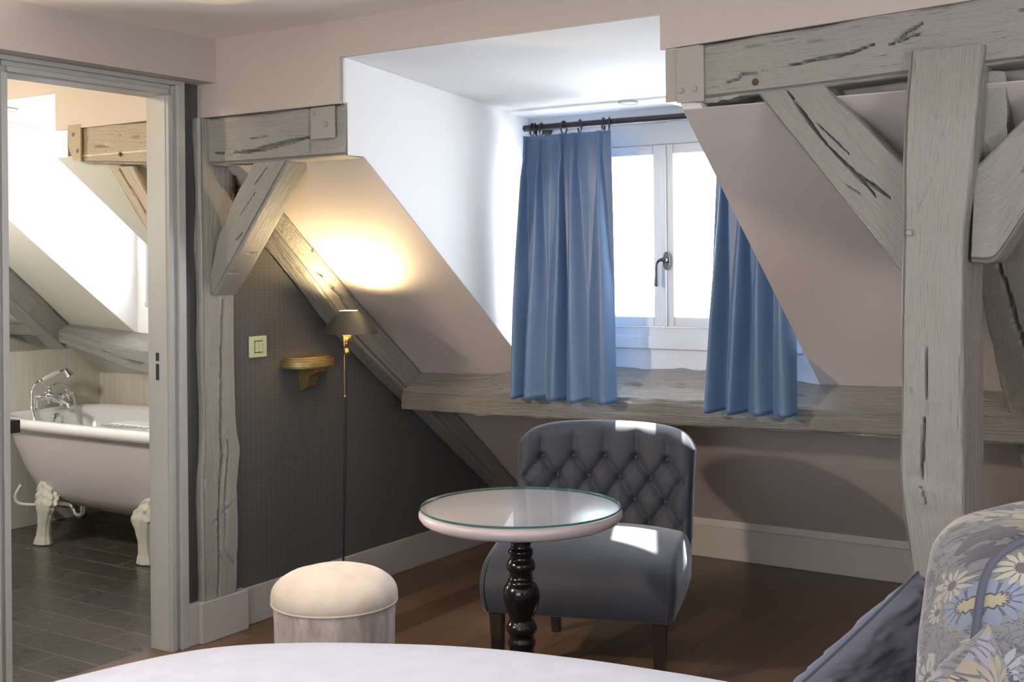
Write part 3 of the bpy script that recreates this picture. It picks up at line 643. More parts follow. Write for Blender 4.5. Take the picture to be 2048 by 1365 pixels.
# ------------------------------------------------------------------ curtain rod, rings and curtains
rodt = thing('curtain_rod', 'black curtain rod above the dormer window', 'curtain rod', (-2.1, 4.195, 1.953))
RY, RZ = 4.195, 1.953
b = MB(); b.tube([(-2.690, RY, RZ), (-1.52, RY, RZ-.004)], .0135, 16); bevel(b.build('rod', MT['black_metal'], rodt, True, sharp=40), .003)
for x in (-2.655, -1.60):
    b = MB(); b.tube([(x, RY+.010, RZ), (x, YW-.004, RZ)], .006, 10); b.lathe([(.022, 0), (.022, .006), (.016, .010), (0, .010)], (x, YW-.002, RZ), 16, (0, -1, 0)); b.build('bracket', MT['black_metal'], rodt, True, sharp=40)
def curtain(name, xt, xb, zt, zb, pleats, label, seed, rings, y0=4.168):
    """pleats: fractions across the heading that are pinched"""
    th = thing(name, label, 'curtain', ((xt[0]+xt[1])/2, y0, zb), 0, 'blue curtains at the dormer window')
    ns, nt = 240, 70; vs = []; fs = []
    rnd = random.Random(seed); ph = [rnd.uniform(-.5, .5) for _ in range(30)]
    ed = [-.0]+list(pleats)+[1.0]
    for j in range(nt+1):
        t = j/nt; z = zt+(zb-zt)*t
        tl = (zt-z)/.075         # 1 at the pinch line
        for i in range(ns+1):
            s = i/ns
            x = (xt[0]+(xt[1]-xt[0])*s)*(1-t)+(xb[0]+(xb[1]-xb[0])*s)*t
            d = min((abs(s-p), k) for k, p in enumerate(pleats)); k = d[1]; ds = s-pleats[k]
            nxt = pleats[k+1]-pleats[k] if k+1 < len(pleats) else 1.15-pleats[k]
            prv = pleats[k]-pleats[k-1] if k > 0 else pleats[k]+.08
            half = (nxt if ds > 0 else prv)/2; q = min(1, abs(ds)/half)
            wpin = .14+.86*min(1, max(0, (t-.09)/.55))**.8 if t > .09 else .13+.17*abs(1-tl)
            ridge = max(0, 1-(q/wpin))
            f = ridge**.75 if t < .09 else (.5+.5*cos(pi*min(1, q/max(wpin, .2))))**(1.0-.35*min(1, t))
            amp = .026+.026*min(1, max(0, t-.05)*1.6)
            y = y0-.006-amp*f+.006*sin(s*23+ph[k]*4+t*1.5)*t+.004*noise.noise(Vector((s*9, t*3, seed)))
            if t > .05: x += .010*sin(t*2.2+ph[k]*5)*f*min(1, t*2)
            # the middle pinch groove of a double pleat
            if abs(ds) < .02 and t < .16: y += .010*(1-abs(ds)/.02)*(1-abs(t-.08)/.08 if t < .16 else 0)
            y -= .018*t*t
            if abs(t-.088) < .007: y += .0015
            if t > .965 and t < .972: y += .0015
            zz = z+(.004*noise.noise(Vector((s*6, seed, 2))) if t > .9 else 0)-.012*(t**6)*f
            vs.append((x, y, zz))
    for j in range(nt):
        for i in range(ns):
            a = j*(ns+1)+i; fs.append((a, a+1, a+ns+2, a+ns+1))
    fb = obj('fabric', vs, fs, MT['curtain_blue'], th, True, fix=False)
    so = fb.modifiers.new('thickness', 'SOLIDIFY'); so.thickness = .0025; so.offset = 0
    for x, tilt in rings:
        b = MB(); b.torus((x, RY, RZ-.009), .0255, .0038, (cos(tilt), sin(tilt), 0), 26, 8)
        b.tube([(x, RY-.002, RZ-.034), (x, RY-.012, RZ-.046)], .0025, 6)
        b.build('ring', MT['black_metal'], th, True)
    return th
curtain('curtain', (-2.672, -2.268), (-2.722, -2.238), 1.915, .862, [.04, .20, .455, .60, .88], 'blue pleated curtain hanging on the wider drawn side, against the white dormer cheek', 1,
        [(-2.648, .1), (-2.636, .35), (-2.606, .25), (-2.500, .05), (-2.425, .8), (-2.318, .3), (-2.292, .5)])
curtain('curtain', (-1.815, -1.520), (-1.872, -1.516), 1.910, .856, [.10, .36, .62, .88], 'blue pleated curtain half hidden behind the sloping wall beside the window', 2,
        [(-1.79, .1), (-1.71, .2), (-1.63, .1), (-1.56, .3)])

# ------------------------------------------------------------------ wall fittings
t = thing('light_switch', 'pale yellow-green double light switch on the dark wallpaper', 'light switch', (XL, 3.446, 1.08))
b = MB(); b.box(XL, XL+.008, 3.399, 3.493, 1.038, 1.122); bevel(b.build('plate', MT['switch'], t), .003)
b = MB(); b.box(XL+.008, XL+.009, 3.424, 3.468, 1.056, 1.104); b.build('gap', MT['dark'], t)
for a in (3.4265, 3.4470):
    b = MB(); b.box(XL+.006, XL+.013, a, a+.0185, 1.059, 1.101); bevel(b.build('rocker', MT['rocker'], t), .002)
t = thing('wall_bracket', 'small gilded half-round bracket shelf on the dark wallpapered wall', 'shelf', (XL, 3.70, .88))
cy_, rd = 3.705, .128
b = MB()
def half(r, z0, z1): b.prism([(XL, cy_-r)]+[(XL+r*sin(a)*1.0, cy_-r*cos(a)) for a in [pi*k/36 for k in range(37)]]+[(XL, cy_+r)], 'z', z0, z1)
half(rd-.012, 1.018, 1.026); half(rd, 1.010, 1.018); half(rd+.001, .986, 1.010); half(rd-.010, .980, .986)
bevel(b.build('shelf_board', MT['gold'], t), .002, 2, 30)
b = MB(); cp = [(XL, .980), (XL+.102, .980), (XL+.100, .966), (XL+.090, .958), (XL+.074, .952), (XL+.060, .940), (XL+.052, .922), (XL+.046, .905), (XL+.034, .892), (XL+.020, .886), (XL+.006, .884), (XL, .884)]
b.prism([(x, z) for x, z in cp], 'y', cy_-.033, cy_+.033)
for k in range(len(b.v)):      # the corbel narrows downwards
    x, y, z = b.v[k]; f = 1-.28*(.98-z)/.1; b.v[k] = (x, cy_+(y-cy_)*f-.018*(.98-z)/.1*0, z)
bevel(b.build('corbel', MT['gold'], t), .003, 2, 30)

# ------------------------------------------------------------------ floor lamp
LX = -3.20
t = thing('floor_lamp', 'slim black floor lamp with a grey cone shade and pull chain by the dark wall', 'floor lamp', (LX, 3.63, 0))
b = MB(); b.lathe([(.105, 0), (.108, .004), (.108, .010), (.10, .014), (.02, .018), (.010, .03), (0, .03)], (LX, 3.63, 0), 40); b.build('base', MT['black_metal'], t, True, sharp=40)
b = MB(); b.tube([(LX, 3.63, .02), (LX, 3.668, 1.045)], .0048, 12); b.build('pole', MT['black_metal'], t, True, sharp=40)
b = MB(); b.lathe([(.004, 0), (.009, .004), (.0125, .012), (.0125, .018), (.009, .026), (.005, .030), (.0055, .034), (.0085, .040), (.011, .050), (.010, .056), (.0, .056)], (LX, 3.668, 1.038), 20); b.build('stem_knob', MT['brass'], t, True, sharp=50)
b = MB(); b.lathe([(.0, 0), (.0175, 0), (.019, .003), (.019, .032), (.0165, .036), (.012, .050), (0, .05)], (LX, 3.672, 1.090), 24); b.build('socket', MT['brass'], t, True, sharp=40)
b = MB(); b.ball((LX, 3.676, 1.152), (.020, .020, .024), 16); bulb = b.build('bulb', mat('bulb_glow', (1, .9, .7), .5, **{'Emission Color': (1, .78, .42, 1), 'Emission Strength': 12}), t, True)
b = MB(); c = (LX, 3.685, 1.127); n = 64; vs = []
for r, h in ((.1165, 0), (.0375, .090), (.0360, .090), (.1150, .0)):
    vs += [(c[0]+r*cos(2*pi*k/n), c[1]+r*sin(2*pi*k/n), c[2]+h) for k in range(n)]
fs = []; fm = []
for i in range(4):
    for k in range(n): fs.append((i*n+k, i*n+(k+1) % n, ((i+1) % 4)*n+(k+1) % n, ((i+1) % 4)*n+k)); fm.append(1 if i == 2 else 0)
obj('lamp_shade', vs, fs, None, t, True, mats=[MT['shade'], MT['shade_in']], fm=fm, sharp=40)
b = MB()
for k in range(3):
    a = 2*pi*k/3+.5; b.tube([(LX, 3.675, 1.135), (c[0]+.10*cos(a), c[1]+.10*sin(a), c[2]+.016)], .002, 6)
b.build('shade_carrier', MT['brass'], t, True)
b = MB(); cx, cyy = LX+.006, 3.648
b.tube([(cx, cyy, 1.118), (cx, cyy, 1.045)], .0022, 8)
z = 1.043
while z > .882: b.ball((cx, cyy, z), .0026, 8); z -= .0056
b.ball((cx, cyy, .878), .0052, 12); o = b.build('pull_chain', MT['brass'], t, True); o['label'] = 'beaded brass pull chain'
light('lamp_bulb_light', 'SPOT', (LX, 3.685, 1.203), 27, (1.0, .74, .38), target=(LX+.05, 3.66, 2.2), spot_size=radians(160), spot_blend=.8, shadow_soft_size=.02)
light('lamp_bulb_downlight', 'POINT', (LX, 3.685, 1.185), 1.5, (1.0, .74, .38), shadow_soft_size=.02)

# ------------------------------------------------------------------ pouf
PX, PY = -2.41, 2.70
t = thing('pouf', 'round cream velvet pouf in front of the floor lamp', 'pouf', (PX, PY, 0))
b = MB(); b.lathe([(.160, 0), (.168, .006), (.172, .03), (.174, .2), (.177, .36), (.180, .402), (.177, .410), (0, .41)], (PX, PY, 0), 64)
def m_pv():
    m = MT['cream_velvet'].copy(); m.name = 'mottled_velvet'; k = N(m); o = k.coord('Object', (1, 1, .35))
    k.color(k.mix(k.ramp(k.noise(o, 16, 5, .65, .8), [(.35, (0, 0, 0)), (.65, (1, 1, 1))]), (.36, .32, .31), (.66, .60, .57))); MT['mottled'] = m
m_pv()
b.build('body', MT['mottled'], t, True, sharp=60)
b = MB(); pf = [(.176, .406), (.183, .410), (.186, .418), (.186, .428)]
for k in range(1, 17):
    a = pi/2*k/16; pf.append((.186*cos(a)**.72 if k < 16 else 0, .428+.078*sin(a)**.95))
b.lathe(pf, (PX, PY, 0), 64)
for i, v in enumerate(b.v):
    a = atan2(v[1]-PY, v[0]-PX); b.v[i] = (v[0], v[1], v[2]+.004*noise.noise(Vector((cos(a)*2, sin(a)*2, 5)))*(v[2] > .43))
b.build('seat_cushion', MT['cream_velvet'], t, True)
b = MB(); b.torus((PX, PY, .411), .183, .004, (0, 0, 1), 64, 8); b.build('piping', MT['cream_velvet'], t, True)

# ------------------------------------------------------------------ pedestal table and its glass
TX, TY, TR = -1.862, 2.868, .287
t = thing('pedestal_table', 'round table with a pinkish lacquered top on a turned black pedestal', 'table', (TX, TY, 0))
b = MB(); b.lathe([(.10, .668), (.235, .668), (.262, .672), (.279, .680), (TR, .692), (TR, .700), (.282, .708), (.274, .7115), (0, .7115)], (TX, TY, 0), 96); b.build('tabletop', MT['table_paint'], t, True, sharp=70)
hz = lambda yz: 1.4-(780+yz/2.333-527)/2425.7*3.44
pf = [(yz, w*.000604) for yz, w in ((668, 60), (690, 52), (722, 45), (733, 50), (738, 57), (752, 59), (764, 52), (775, 50), (788, 60), (800, 66), (812, 69), (824, 67), (832, 62), (846, 52), (862, 54), (872, 56), (876, 62), (884, 62), (890, 66), (900, 74), (915, 82), (935, 87), (955, 87), (980, 83), (1005, 76), (1030, 66), (1050, 58), (1065, 56), (1074, 62), (1084, 69), (1098, 73), (1110, 72), (1120, 66), (1128, 58), (1140, 56), (1150, 58), (1158, 64), (1170, 66), (1180, 63), (1190, 58), (1205, 58))]
pf = [(r, hz(yz)) for yz, r in pf][::-1]
pf = [(.165, 0), (.170, .006), (.168, .018), (.150, .026), (.125, .032), (.110, .045), (.085, .056), (.060, .068), (.045, .085), (.038, .11), (.040, .14), (.052, .165), (.060, .185), (.062, .205), (.056, .225), (.045, .245), (.038, .262), (.040, .275), (.0375, .288)]+[p for p in pf if p[1] > .29]
b = MB(); b.lathe(pf, (TX, TY, 0), 48); b.build('pedestal', MT['black_lacquer'], t, True, sharp=55)
b = MB(); n = 96; r = .2835
b.lathe([(r-.002, .712), (r, .7135), (r, .7165), (r-.002, .718), (0, .718)], (TX, TY, 0), n)
fm = [1 if i < 3*n else 0 for i in range(len(b.f))]
o = b.build('glass_top', None, None, True, mats=[MT['table_glass'], MT['glass_edge']], fm=fm, sharp=30); tag(o, 'round clear glass disc with a green edge lying on the pink table top', 'glass top')

# ------------------------------------------------------------------ slipper chair (local: x right, y back)
t = thing('slipper_chair', 'low armless grey velvet chair with a buttoned back, below the window', 'chair', (-2.035, 3.454, 0), .31)
kw = dict(world=False)
prof = catmull([(0, .012, .222), (0, .000, .27), (0, .004, .325), (0, .030, .372), (0, .085, .408), (0, .17, .430), (0, .30, .440), (0, .45, .432), (0, .56, .41)], 5)+[Vector((0, .60, .38)), Vector((0, .60, .225))]
bot = [Vector((0, .45, .220)), Vector((0, .30, .219)), Vector((0, .15, .219)), Vector((0, .04, .220))]
ring = prof+bot; cen = Vector((0, .3, .31)); vs = []; fs = []; cols = []
nx = 26
for i in range(nx+1): a = -1+2*i/nx; cols.append((a*.300, 1.0))
cap = [(.010, .992), (.018, .965), (.022, .92), (.024, .8), (.024, .5), (.024, .12)]
allc = [(-.300-d, f) for d, f in cap[::-1]]+cols+[(.300+d, f) for d, f in cap]
for x, f in allc:
    for p in ring:
        q = cen+(p-cen)*f; tz = (q.z-.22)/.22
        bulge = (1+.035*sin(pi*min(1, max(0, tz*1.1))))*(1-.04*max(0, q.y-.3)/.3)
        top = max(0, min(1, (q.z-.36)/.06))
        vs.append((x*bulge, q.y, q.z+.016*top*(1-min(1, abs(x)/.33)**2.2)-.010*top*(abs(x)/.33)**4))
m_ = len(ring)
for i in range(len(allc)-1):
    for j in range(m_): fs.append((i*m_+j, i*m_+(j+1) % m_, (i+1)*m_+(j+1) % m_, (i+1)*m_+j))
fs += [tuple(range(m_)), tuple(range((len(allc)-1)*m_, len(allc)*m_))]
seat = obj('seat', vs, fs, MT['grey_velvet'], t, True, **kw)
for sx in (-1, 1):
    b = MB(); pp = []
    for p in prof[:-14]:
        tz = (p.z-.22)/.22; pp.append((sx*.3005*(1+.035*sin(pi*min(1, max(0, tz*1.1))))+sx*.002, p.y-.002, p.z-.010*max(0, min(1, (p.z-.36)/.06))+.001))
    b.tube(pp, .0028, 8); b.build('piping', MT['grey_velvet'], seat, True, **kw)
# back
DX, DZB, XA, ZA = .1165, .0795, -.005, .676
def tuft(x, z):
    p = (x-XA)/DX; q = (z-ZA)/DZB; e = .5
    v = lambda a: abs(sin(pi*a))**e
    if q > 0: k = v(p)
    elif q < -3: k = v(p+.5*-3 if False else p-1.5)
    else: k = min(v(p+.5*q), v(p-.5*q))
    h = -.022*(1-k)
    if q > .9: h *= max(.25, 1-(q-.9)*1.1)
    best = 9
    for row in range(4):
        fx = (p-.5*row)%1.0; fx = min(fx, 1-fx); best = min(best, hypot(fx*DX, (q+row)*DZB))
    h -= .022*math.exp(-(best/.016)**2)
    w = max(0, min(1, (.315-abs(x))/.05)); w *= max(0, min(1, (.805-z)/.03))
    if abs(x) > .262 and -1.4 < q < -.6: h -= .006*math.exp(-((q+1)*DZB/.008)**2)*(1-w)
    return h*w
vs0, fs = rbox(.328, .062, .235, .055, 96, 9); vs = []
for x, y, z in vs0:
    zz = z+.58                                   # .345 .. .815
    w = x/.332
    top = max(0, (zz-.62)/.195)
    zz2 = zz-(.016+.022*w*w+.045*abs(w)**6)*top
    front = max(0, min(1, (-y-.005)/.05))
    h = tuft(x, zz) if y < 0 else 0
    yy = y-h*front
    wing = -.060*abs(w)**3.0
    yl = .565+yy*(1+.12*abs(w)**2)+wing+.17*(zz-.42)
    xs = x*(1+.03*max(0, (zz-.45)/.37)-.0)
    vs.append((xs, yl, zz2))
back = obj('backrest', vs, fs, MT['grey_velvet'], t, True, **kw)
for row in range(4):
    for i in range(-4, 5):
        x = XA+DX*(i+.5*row); z = ZA-DZB*row
        if abs(x) > .275: continue
        w = x/.332; top = max(0, (z-.62)/.195); zz2 = z-(.016+.022*w*w+.045*abs(w)**6)*top
        y = .565+(-.062+.036)*(1+.12*w*w)-.060*abs(w)**3+.17*(z-.42)
        b = MB(); b.ball((x*(1+.03*max(0, (z-.45)/.37)), y-.003, zz2), (.0085, .005, .0085), 12); b.build('button', MT['grey_velvet'], back, True, **kw)
def leg(x, y, dx, dy):
    b = MB(); a, c = .0235, .0155
    v = [(x+sx*a, y+sy*a, .224) for sx, sy in ((-1, -1), (1, -1), (1, 1), (-1, 1))]+[(x+dx+sx*c, y+dy+sy*c, 0) for sx, sy in ((-1, -1), (1, -1), (1, 1), (-1, 1))]
    b.add(v, [(0, 1, 2, 3), (7, 6, 5, 4), (0, 4, 5, 1), (1, 5, 6, 2), (2, 6, 7, 3), (3, 7, 4, 0)]); bevel(b.build('leg', MT['dark_wood'], t, **kw), .003)
leg(-.278, .045, .004, .0); leg(.278, .045, -.004, .0); leg(-.20, .545, -.0, .03); leg(.20, .545, .0, .03)

# ------------------------------------------------------------------ bed and cushions
t = thing('bed', 'bed under a smooth white bedspread with a rounded corner, along the bottom of the picture', 'bed', (-.6, 1.2, 0))
out = [(-2.06, .2), (-2.055, .8), (-2.09, 1.25), (-2.055, 1.52), (-1.97, 1.76), (-1.825, 1.905), (-1.63, 2.02), (-1.42, 2.105), (-1.24, 2.150), (-1.08, 2.168), (-.94, 2.182), (-.6, 2.20), (-.2, 2.20), (.3, 2.20)]
oc = catmull([(x, y, 0) for x, y in out], 6); ctr = Vector((-.55, .95, 0))
full = oc+[Vector((.45, 2.10, 0)), Vector((.5, 1.9, 0)), Vector((.5, .4, 0)), Vector((.45, .15, 0)), Vector((.3, .05, 0)), Vector((-1.8, .05, 0)), Vector((-2.0, .1, 0))]
vs = []; fs = []; n = len(full)
rings = [(0, .08), (0, .25), (0, .42), (.000, .52), (-.010, .568), (-.028, .594), (-.06, .609), (-.13, .616), (-.3, .620), (-.6, .622), (-.9, .623)]
for d, z in rings:
    for i, p in enumerate(full):
        v = p-ctr; L0 = v.length; q = ctr+v*max(.05, (L0+d)/L0)
        q = q+v.normalized()*(.012*sin(i*.9)*max(0, (.45-z)/.4) if z < .45 else 0)
        vs.append((q.x, q.y, z+.004*noise.noise(Vector((q.x*3, q.y*3, 1)))))
for r_ in range(len(rings)-1):
    for i in range(n): fs.append((r_*n+i, r_*n+(i+1) % n, (r_+1)*n+(i+1) % n, (r_+1)*n+i))
fs.append(tuple(range((len(rings)-1)*n, len(rings)*n)))
obj('bedspread', vs, fs, MT['bed_white'], t, True)
b = MB(); b.box(-1.75, .4, .2, 1.75, 0, .3); bevel(b.build('bed_base', MT['dark_wood'], t), .01)

def pillow(name, c4, thick, m, label, cat, n=44, group=None, piping=True, pinch=.10, seed=0, wr=.006, uvs=1.0, pm=None):
    """soft cushion through four corners c4 (world); bulges along the plane normal"""
    c4 = [Vector(c) for c in c4]; base = min(c4, key=lambda c: c.z)
    t = thing(name, label, cat, tuple(base), 0, group)
    nr = ((c4[1]-c4[0]).cross(c4[3]-c4[0])).normalized()
    cen = sum(c4, Vector())/4
    def P(a, e):
        p = c4[0]*(1-a)*(1-e)+c4[1]*a*(1-e)+c4[2]*a*e+c4[3]*(1-a)*e
        A, E = 2*a-1, 2*e-1
        # the edges draw in between the corners
        p = p+(cen-p)*pinch*((1-A*A)*E**4+(1-E*E)*A**4)
        return p
    vs = []; uv = []; fs = []
    W1 = (c4[1]-c4[0]).length; H1 = (c4[3]-c4[0]).length
    for side in (1, -1):
        for i in range(n+1):
            for j in range(n+1):
                a, e = .5-.5*cos(pi*i/n), .5-.5*cos(pi*j/n); A, E = 2*a-1, 2*e-1
                h = thick/2*max(0, (1-A*A)*(1-E*E))**.42
                edge = min(1, max(0, 1-max(abs(A), abs(E)))*3)
                h += wr*noise.noise(Vector((A*3.2+seed, E*3.2, side*2+seed)))*edge+wr*1.6*abs(noise.noise(Vector((A*2+E*6+seed, E*2-A*5, seed))))*(1-edge)*edge*3+wr*.5*(1-abs(2*noise.noise(Vector((A*1.6+E*3.5+seed*2, E*1.2-A*3, seed+4)))))**3*min(1, edge*4)
                vs.append(P(a, e)+nr*side*h); uv.append((a*W1*uvs+(7 if side < 0 else 0), e*H1*uvs))
    S = (n+1)**2
    for s_ in range(2):
        for i in range(n):
            for j in range(n):
                q = [s_*S+i*(n+1)+j, s_*S+(i+1)*(n+1)+j, s_*S+(i+1)*(n+1)+j+1, s_*S+i*(n+1)+j+1]; fs.append(tuple(q if s_ == 0 else q[::-1]))
    o = obj('cover', vs, fs, MT[m], t, True, uvs=uv, fix=False)
    w = o.modifiers.new('weld', 'WELD'); w.merge_threshold = .0005
    if piping:
        k = 24; per = [P(i/k, 0) for i in range(k)]+[P(1, i/k) for i in range(k)]+[P(1-i/k, 1) for i in range(k)]+[P(0, 1-i/k) for i in range(k)]
        b = MB(); b.tube(per, .0042, 8, close=True); b.build('piping', MT[pm or m], t, True)
    return t
m_fabric('cord', (.07, .075, .11), .7, .2)
def corners(T, L_, R): return [T, L_, L_+R-T, R]
pillow('cushion', [Vector((-.624, 2.342, .806)), Vector((-.786, 1.953, .618)), Vector((-.66, 2.10, .612)), Vector((-.545, 2.318, .618))], .23, 'blue_velvet', 'dark slate-blue velvet cushion leaning with one corner up', 'cushion', pinch=.06, seed=3, wr=.024, pm='cord')
pillow('cushion', corners(Vector((-.323, 1.523, .963)), Vector((-.398, 1.336, .858)), Vector((-.300, 1.606, .727))), .10, 'floral', 'smaller floral print cushion corner in front of the big floral cushion', 'cushion', pinch=.06, seed=5, wr=.008, piping=False)
# big boxed floral cushion (local box, turned)
hx_, hy_, hz_ = .30, .11, .199
cr_ = Vector((-.392, 1.836, .982)); lc = Matrix.Rotation(radians(38), 3, 'Z') @ Vector((-hx_*.955*.85, -hy_+.018, 0))
t = thing('boxed_cushion', 'big boxed floral print cushion with piped edges in front of the large post', 'cushion', (cr_.x-lc.x, cr_.y-lc.y, .628), radians(38))
vs0, fs = rbox(hx_, hy_, hz_, .07, 60, 10); vs = []; uv = []
for x, y, z in vs0:
    w, v = x/hx_, z/hz_; sgn = 1 if y > 0 else -1
    bul = .03*max(0, (1-w*w)*(1-v*v))**.6*sgn
    cr = 1-.04*abs(w)**3*abs(v)**3
    vs.append((x*cr*(1-.15*(.5+.5*v)), y+bul+.004*noise.noise(Vector((x*14, z*14, y*9))), (z+hz_)*1.0*cr-.03*max(0, v)*w*w+.0))
    uv.append((x+(.0 if y < 0 else 2)+y*.8, z+y*.6))
o = obj('cover', vs, fs, MT['floral'], t, True, uvs=uv, **kw)
b = MB(); per = []
for k in range(72):
    a = 2*pi*k/72; ca, sa = cos(a), sin(a); f = 1/(abs(ca)**8+abs(sa)**8)**.125
    x, z = hx_*.955*ca*f, hz_*.955*sa*f; w, v = x/hx_, z/hz_
    cr = 1-.04*abs(w)**3*abs(v)**3; per.append((x*cr*(1-.15*(.5+.5*v)), -hy_+.018, (z+hz_)*cr-.03*max(0, v)*w*w))
b.tube(per, .0065, 8, close=True); b.build('piping', MT['cord'], o, True, **kw)

# ------------------------------------------------------------------ bathtub
t = thing('bathtub', 'freestanding white roll-top bathtub with a mauve outside on cast feet', 'bathtub', (-4.965, 4.11, 0))
BCX, BCY = -4.965, 4.115
def sup(hx, hy, z, e, n=72, dx=0):
    r = []
    for k in range(n):
        a = 2*pi*k/n; ca, sa = cos(a), sin(a); r.append((BCX+dx+hx*math.copysign(abs(ca)**(2/e), ca), BCY+hy*math.copysign(abs(sa)**(2/e), sa), z))
    return r
def loft(rings, cap0=False, cap1=False):
    n = len(rings[0]); vs = [p for r_ in rings for p in r_]; fs = []
    for i in range(len(rings)-1):
        for k in range(n): fs.append((i*n+k, i*n+(k+1) % n, (i+1)*n+(k+1) % n, (i+1)*n+k))
    if cap0: fs.append(tuple(range(n))[::-1])
    if cap1: fs.append(tuple(range((len(rings)-1)*n, len(rings)*n)))
    return vs, fs
vs, fs = loft([sup(.40, .16, .192, 3), sup(.52, .215, .198, 3), sup(.60, .255, .225, 3.2), sup(.655, .285, .275, 3.4), sup(.715, .315, .38, 3.6), sup(.765, .335, .49, 3.8), sup(.785, .345, .575, 4)], True)
obj('shell', vs, fs, MT['tub_paint'], t, True)
vs, fs = loft([sup(.785, .345, .574, 4), sup(.812, .368, .577, 4.2), sup(.832, .386, .588, 4.2), sup(.838, .392, .604, 4.2), sup(.834, .388, .620, 4.2), sup(.820, .375, .631, 4.2), sup(.800, .356, .634, 4.2), sup(.780, .338, .628, 4), sup(.764, .324, .61, 4), sup(.742, .310, .50, 3.8), sup(.70, .285, .36, 3.5), sup(.63, .25, .27, 3.2), sup(.50, .19, .245, 3), sup(.2, .08, .24, 2.5)], False, True)
obj('basin', vs, fs, MT['enamel'], t, True)['label'] = 'white enamel basin and rolled rim'
def tub_foot(x, sy):
    # cast acanthus foot: flared leaf against the shell, waisted fluted leg, small splayed toe
    sg = 1 if x < BCX else -1                # the leaf leans outwards to the tub's end
    yy = 3.815 if sy < 0 else 2*BCY-3.815
    path = [(0, 0, .046, .032), (0, .006, .056, .040), (.001, .022, .052, .037), (.004, .05, .043, .029), (.010, .10, .040, .026), (.018, .15, .050, .028), (.024, .19, .066, .030), (.022, .235, .078, .030), (.004, .28, .074, .028), (-.020, .32, .056, .022), (-.036, .35, .034, .014), (-.042, .372, .010, .006)]
    n = 64; rr_ = []; fl = 9; dense = []
    for i in range(len(path)-1):
        for q in (0, .2, .4, .6, .8):
            a, c = path[i], path[i+1]; qq = q*q*(3-2*q); dense.append([a[k]*(1-qq)+c[k]*qq if k != 1 else a[k]*(1-q)+c[k]*q for k in range(4)])
    dense.append(list(path[-1]))
    for dx, pz, a_, c_ in dense:
        r_ = []; lf = max(0, min(1, (pz-.17)/.12))
        for k in range(n):
            an = 2*pi*k/n; ca, sa = cos(an), sin(an)
            f = 1+(.05+.07*lf)*cos(fl*an)
            px = a_*f*ca*(1+.16*lf*sin(pz*150))
            back = .075*max(0, (pz-.20)/.18)**1.2         # follows the shell inwards
            r_.append((x+sg*dx+px, yy+(c_*f*sa+(-sy)*back)+(sy*.010*lf*max(0, sin(pz*150+abs(ca)*2.5)) if sa*sy > .2 else 0), pz-.05*lf*(ca*ca)*(1 if pz > .2 else 0)*.6))
        rr_.append(r_)
    vs, fs = loft(rr_, True, True); return obj('foot', vs, fs, MT['foot'], t, True)
for x in (-5.355, -4.575): tub_foot(x, -1); tub_foot(x, 1)
b = MB(); b.lathe([(0, 0), (.030, 0), (.030, .004), (.024, .008), (.008, .009), (.008, .013), (0, .013)], (-5.716, 4.165, .575), 24, (1, 0, .12)); b.build('overflow', MT['chrome'], t, True, sharp=40)
b = MB(); b.tube(catmull([(-5.42, 4.11, .20), (-5.42, 4.11, .10), (-5.44, 4.11, .085), (-5.47, 4.11, .085), (-5.49, 4.11, .11), (-5.52, 4.11, .13), (-5.60, 4.11, .13), (-5.79, 4.11, .13)], 5), .019, 14); b.build('drain_pipe', MT['chrome'], t, True)
b = MB(); b.tube(catmull([(-5.60, 3.86, .27), (-5.63, 3.85, .21), (-5.62, 3.87, .17), (-5.55, 3.95, .16), (-5.44, 4.1, .19)], 6), .009, 10); b.build('overflow_pipe', MT['porcelain'], t, True)

# bath mixer on the tub end
t = thing('bath_mixer', 'chrome bath mixer with a white-handled hand shower on the end of the bathtub', 'tap', (-5.745, 4.13, .632))
MX = -5.745
for y in (4.055, 4.215):
    b = MB(); b.lathe([(.019, 0), (.019, .004), (.0125, .010), (.0125, .055), (.015, .060), (.010, .068), (0, .068)], (MX, y, .630), 20); b.build('pillar', MT['chrome'], t, True, sharp=40)
b = MB(); b.tube([(MX, 4.04, .700), (MX, 4.23, .700)], .0115, 16); b.ball((MX+.01, 4.135, .702), (.026, .026, .026), 18); b.tube([(MX+.01, 4.135, .71), (MX+.01, 4.135, .745)], [.014, .009], 14); b.build('body', MT['chrome'], t, True)
b = MB(); b.tube(catmull([(MX+.01, 4.135, .695), (MX+.05, 4.14, .680), (MX+.10, 4.145, .675), (MX+.14, 4.15, .665), (MX+.155, 4.152, .640)], 6), [.014]*6+[.0125]*18+[.014], 14); b.build('spout', MT['chrome'], t, True)
for y in (4.085, 4.215):
    c = (MX+.055, y, .700); b = MB(); b.tube([(MX, y, .70), c], .008, 10); b.lathe([(.011, 0), (.013, .006), (.008, .016), (0, .016)], (c[0]-.006, c[1], c[2]), 14, (1, 0, 0))
    for k in range(4):
        a = pi/4*(2*k)+.3; e = (c[0]+.002, c[1]+.030*cos(a), c[2]+.030*sin(a)); b.tube([c, e], [.005, .004], 8); b.ball(e, .0068, 10)
    b.build('cross_handle', MT['chrome'], t, True)
b = MB(); b.tube(catmull([(MX+.01, 4.085, .782), (MX+.01, 4.10, .762), (MX+.01, 4.135, .752), (MX+.01, 4.175, .770), (MX+.01, 4.195, .795)], 6), .0048, 8); b.tube([(MX+.01, 4.135, .740), (MX+.01, 4.135, .754)], .009, 10); b.build('cradle', MT['chrome'], t, True)
b = MB(); b.tube([(MX+.01, 4.195, .824), (MX+.012, 4.225, .830)], [.010, .013], 12); hs = b.build('hand_shower', MT['chrome'], t, True, sharp=50)
b = MB(); b.tube([(MX+.01, 4.068, .782), (MX+.01, 4.095, .792)], .0085, 12); b.build('hose_collar', MT['chrome'], hs, True)
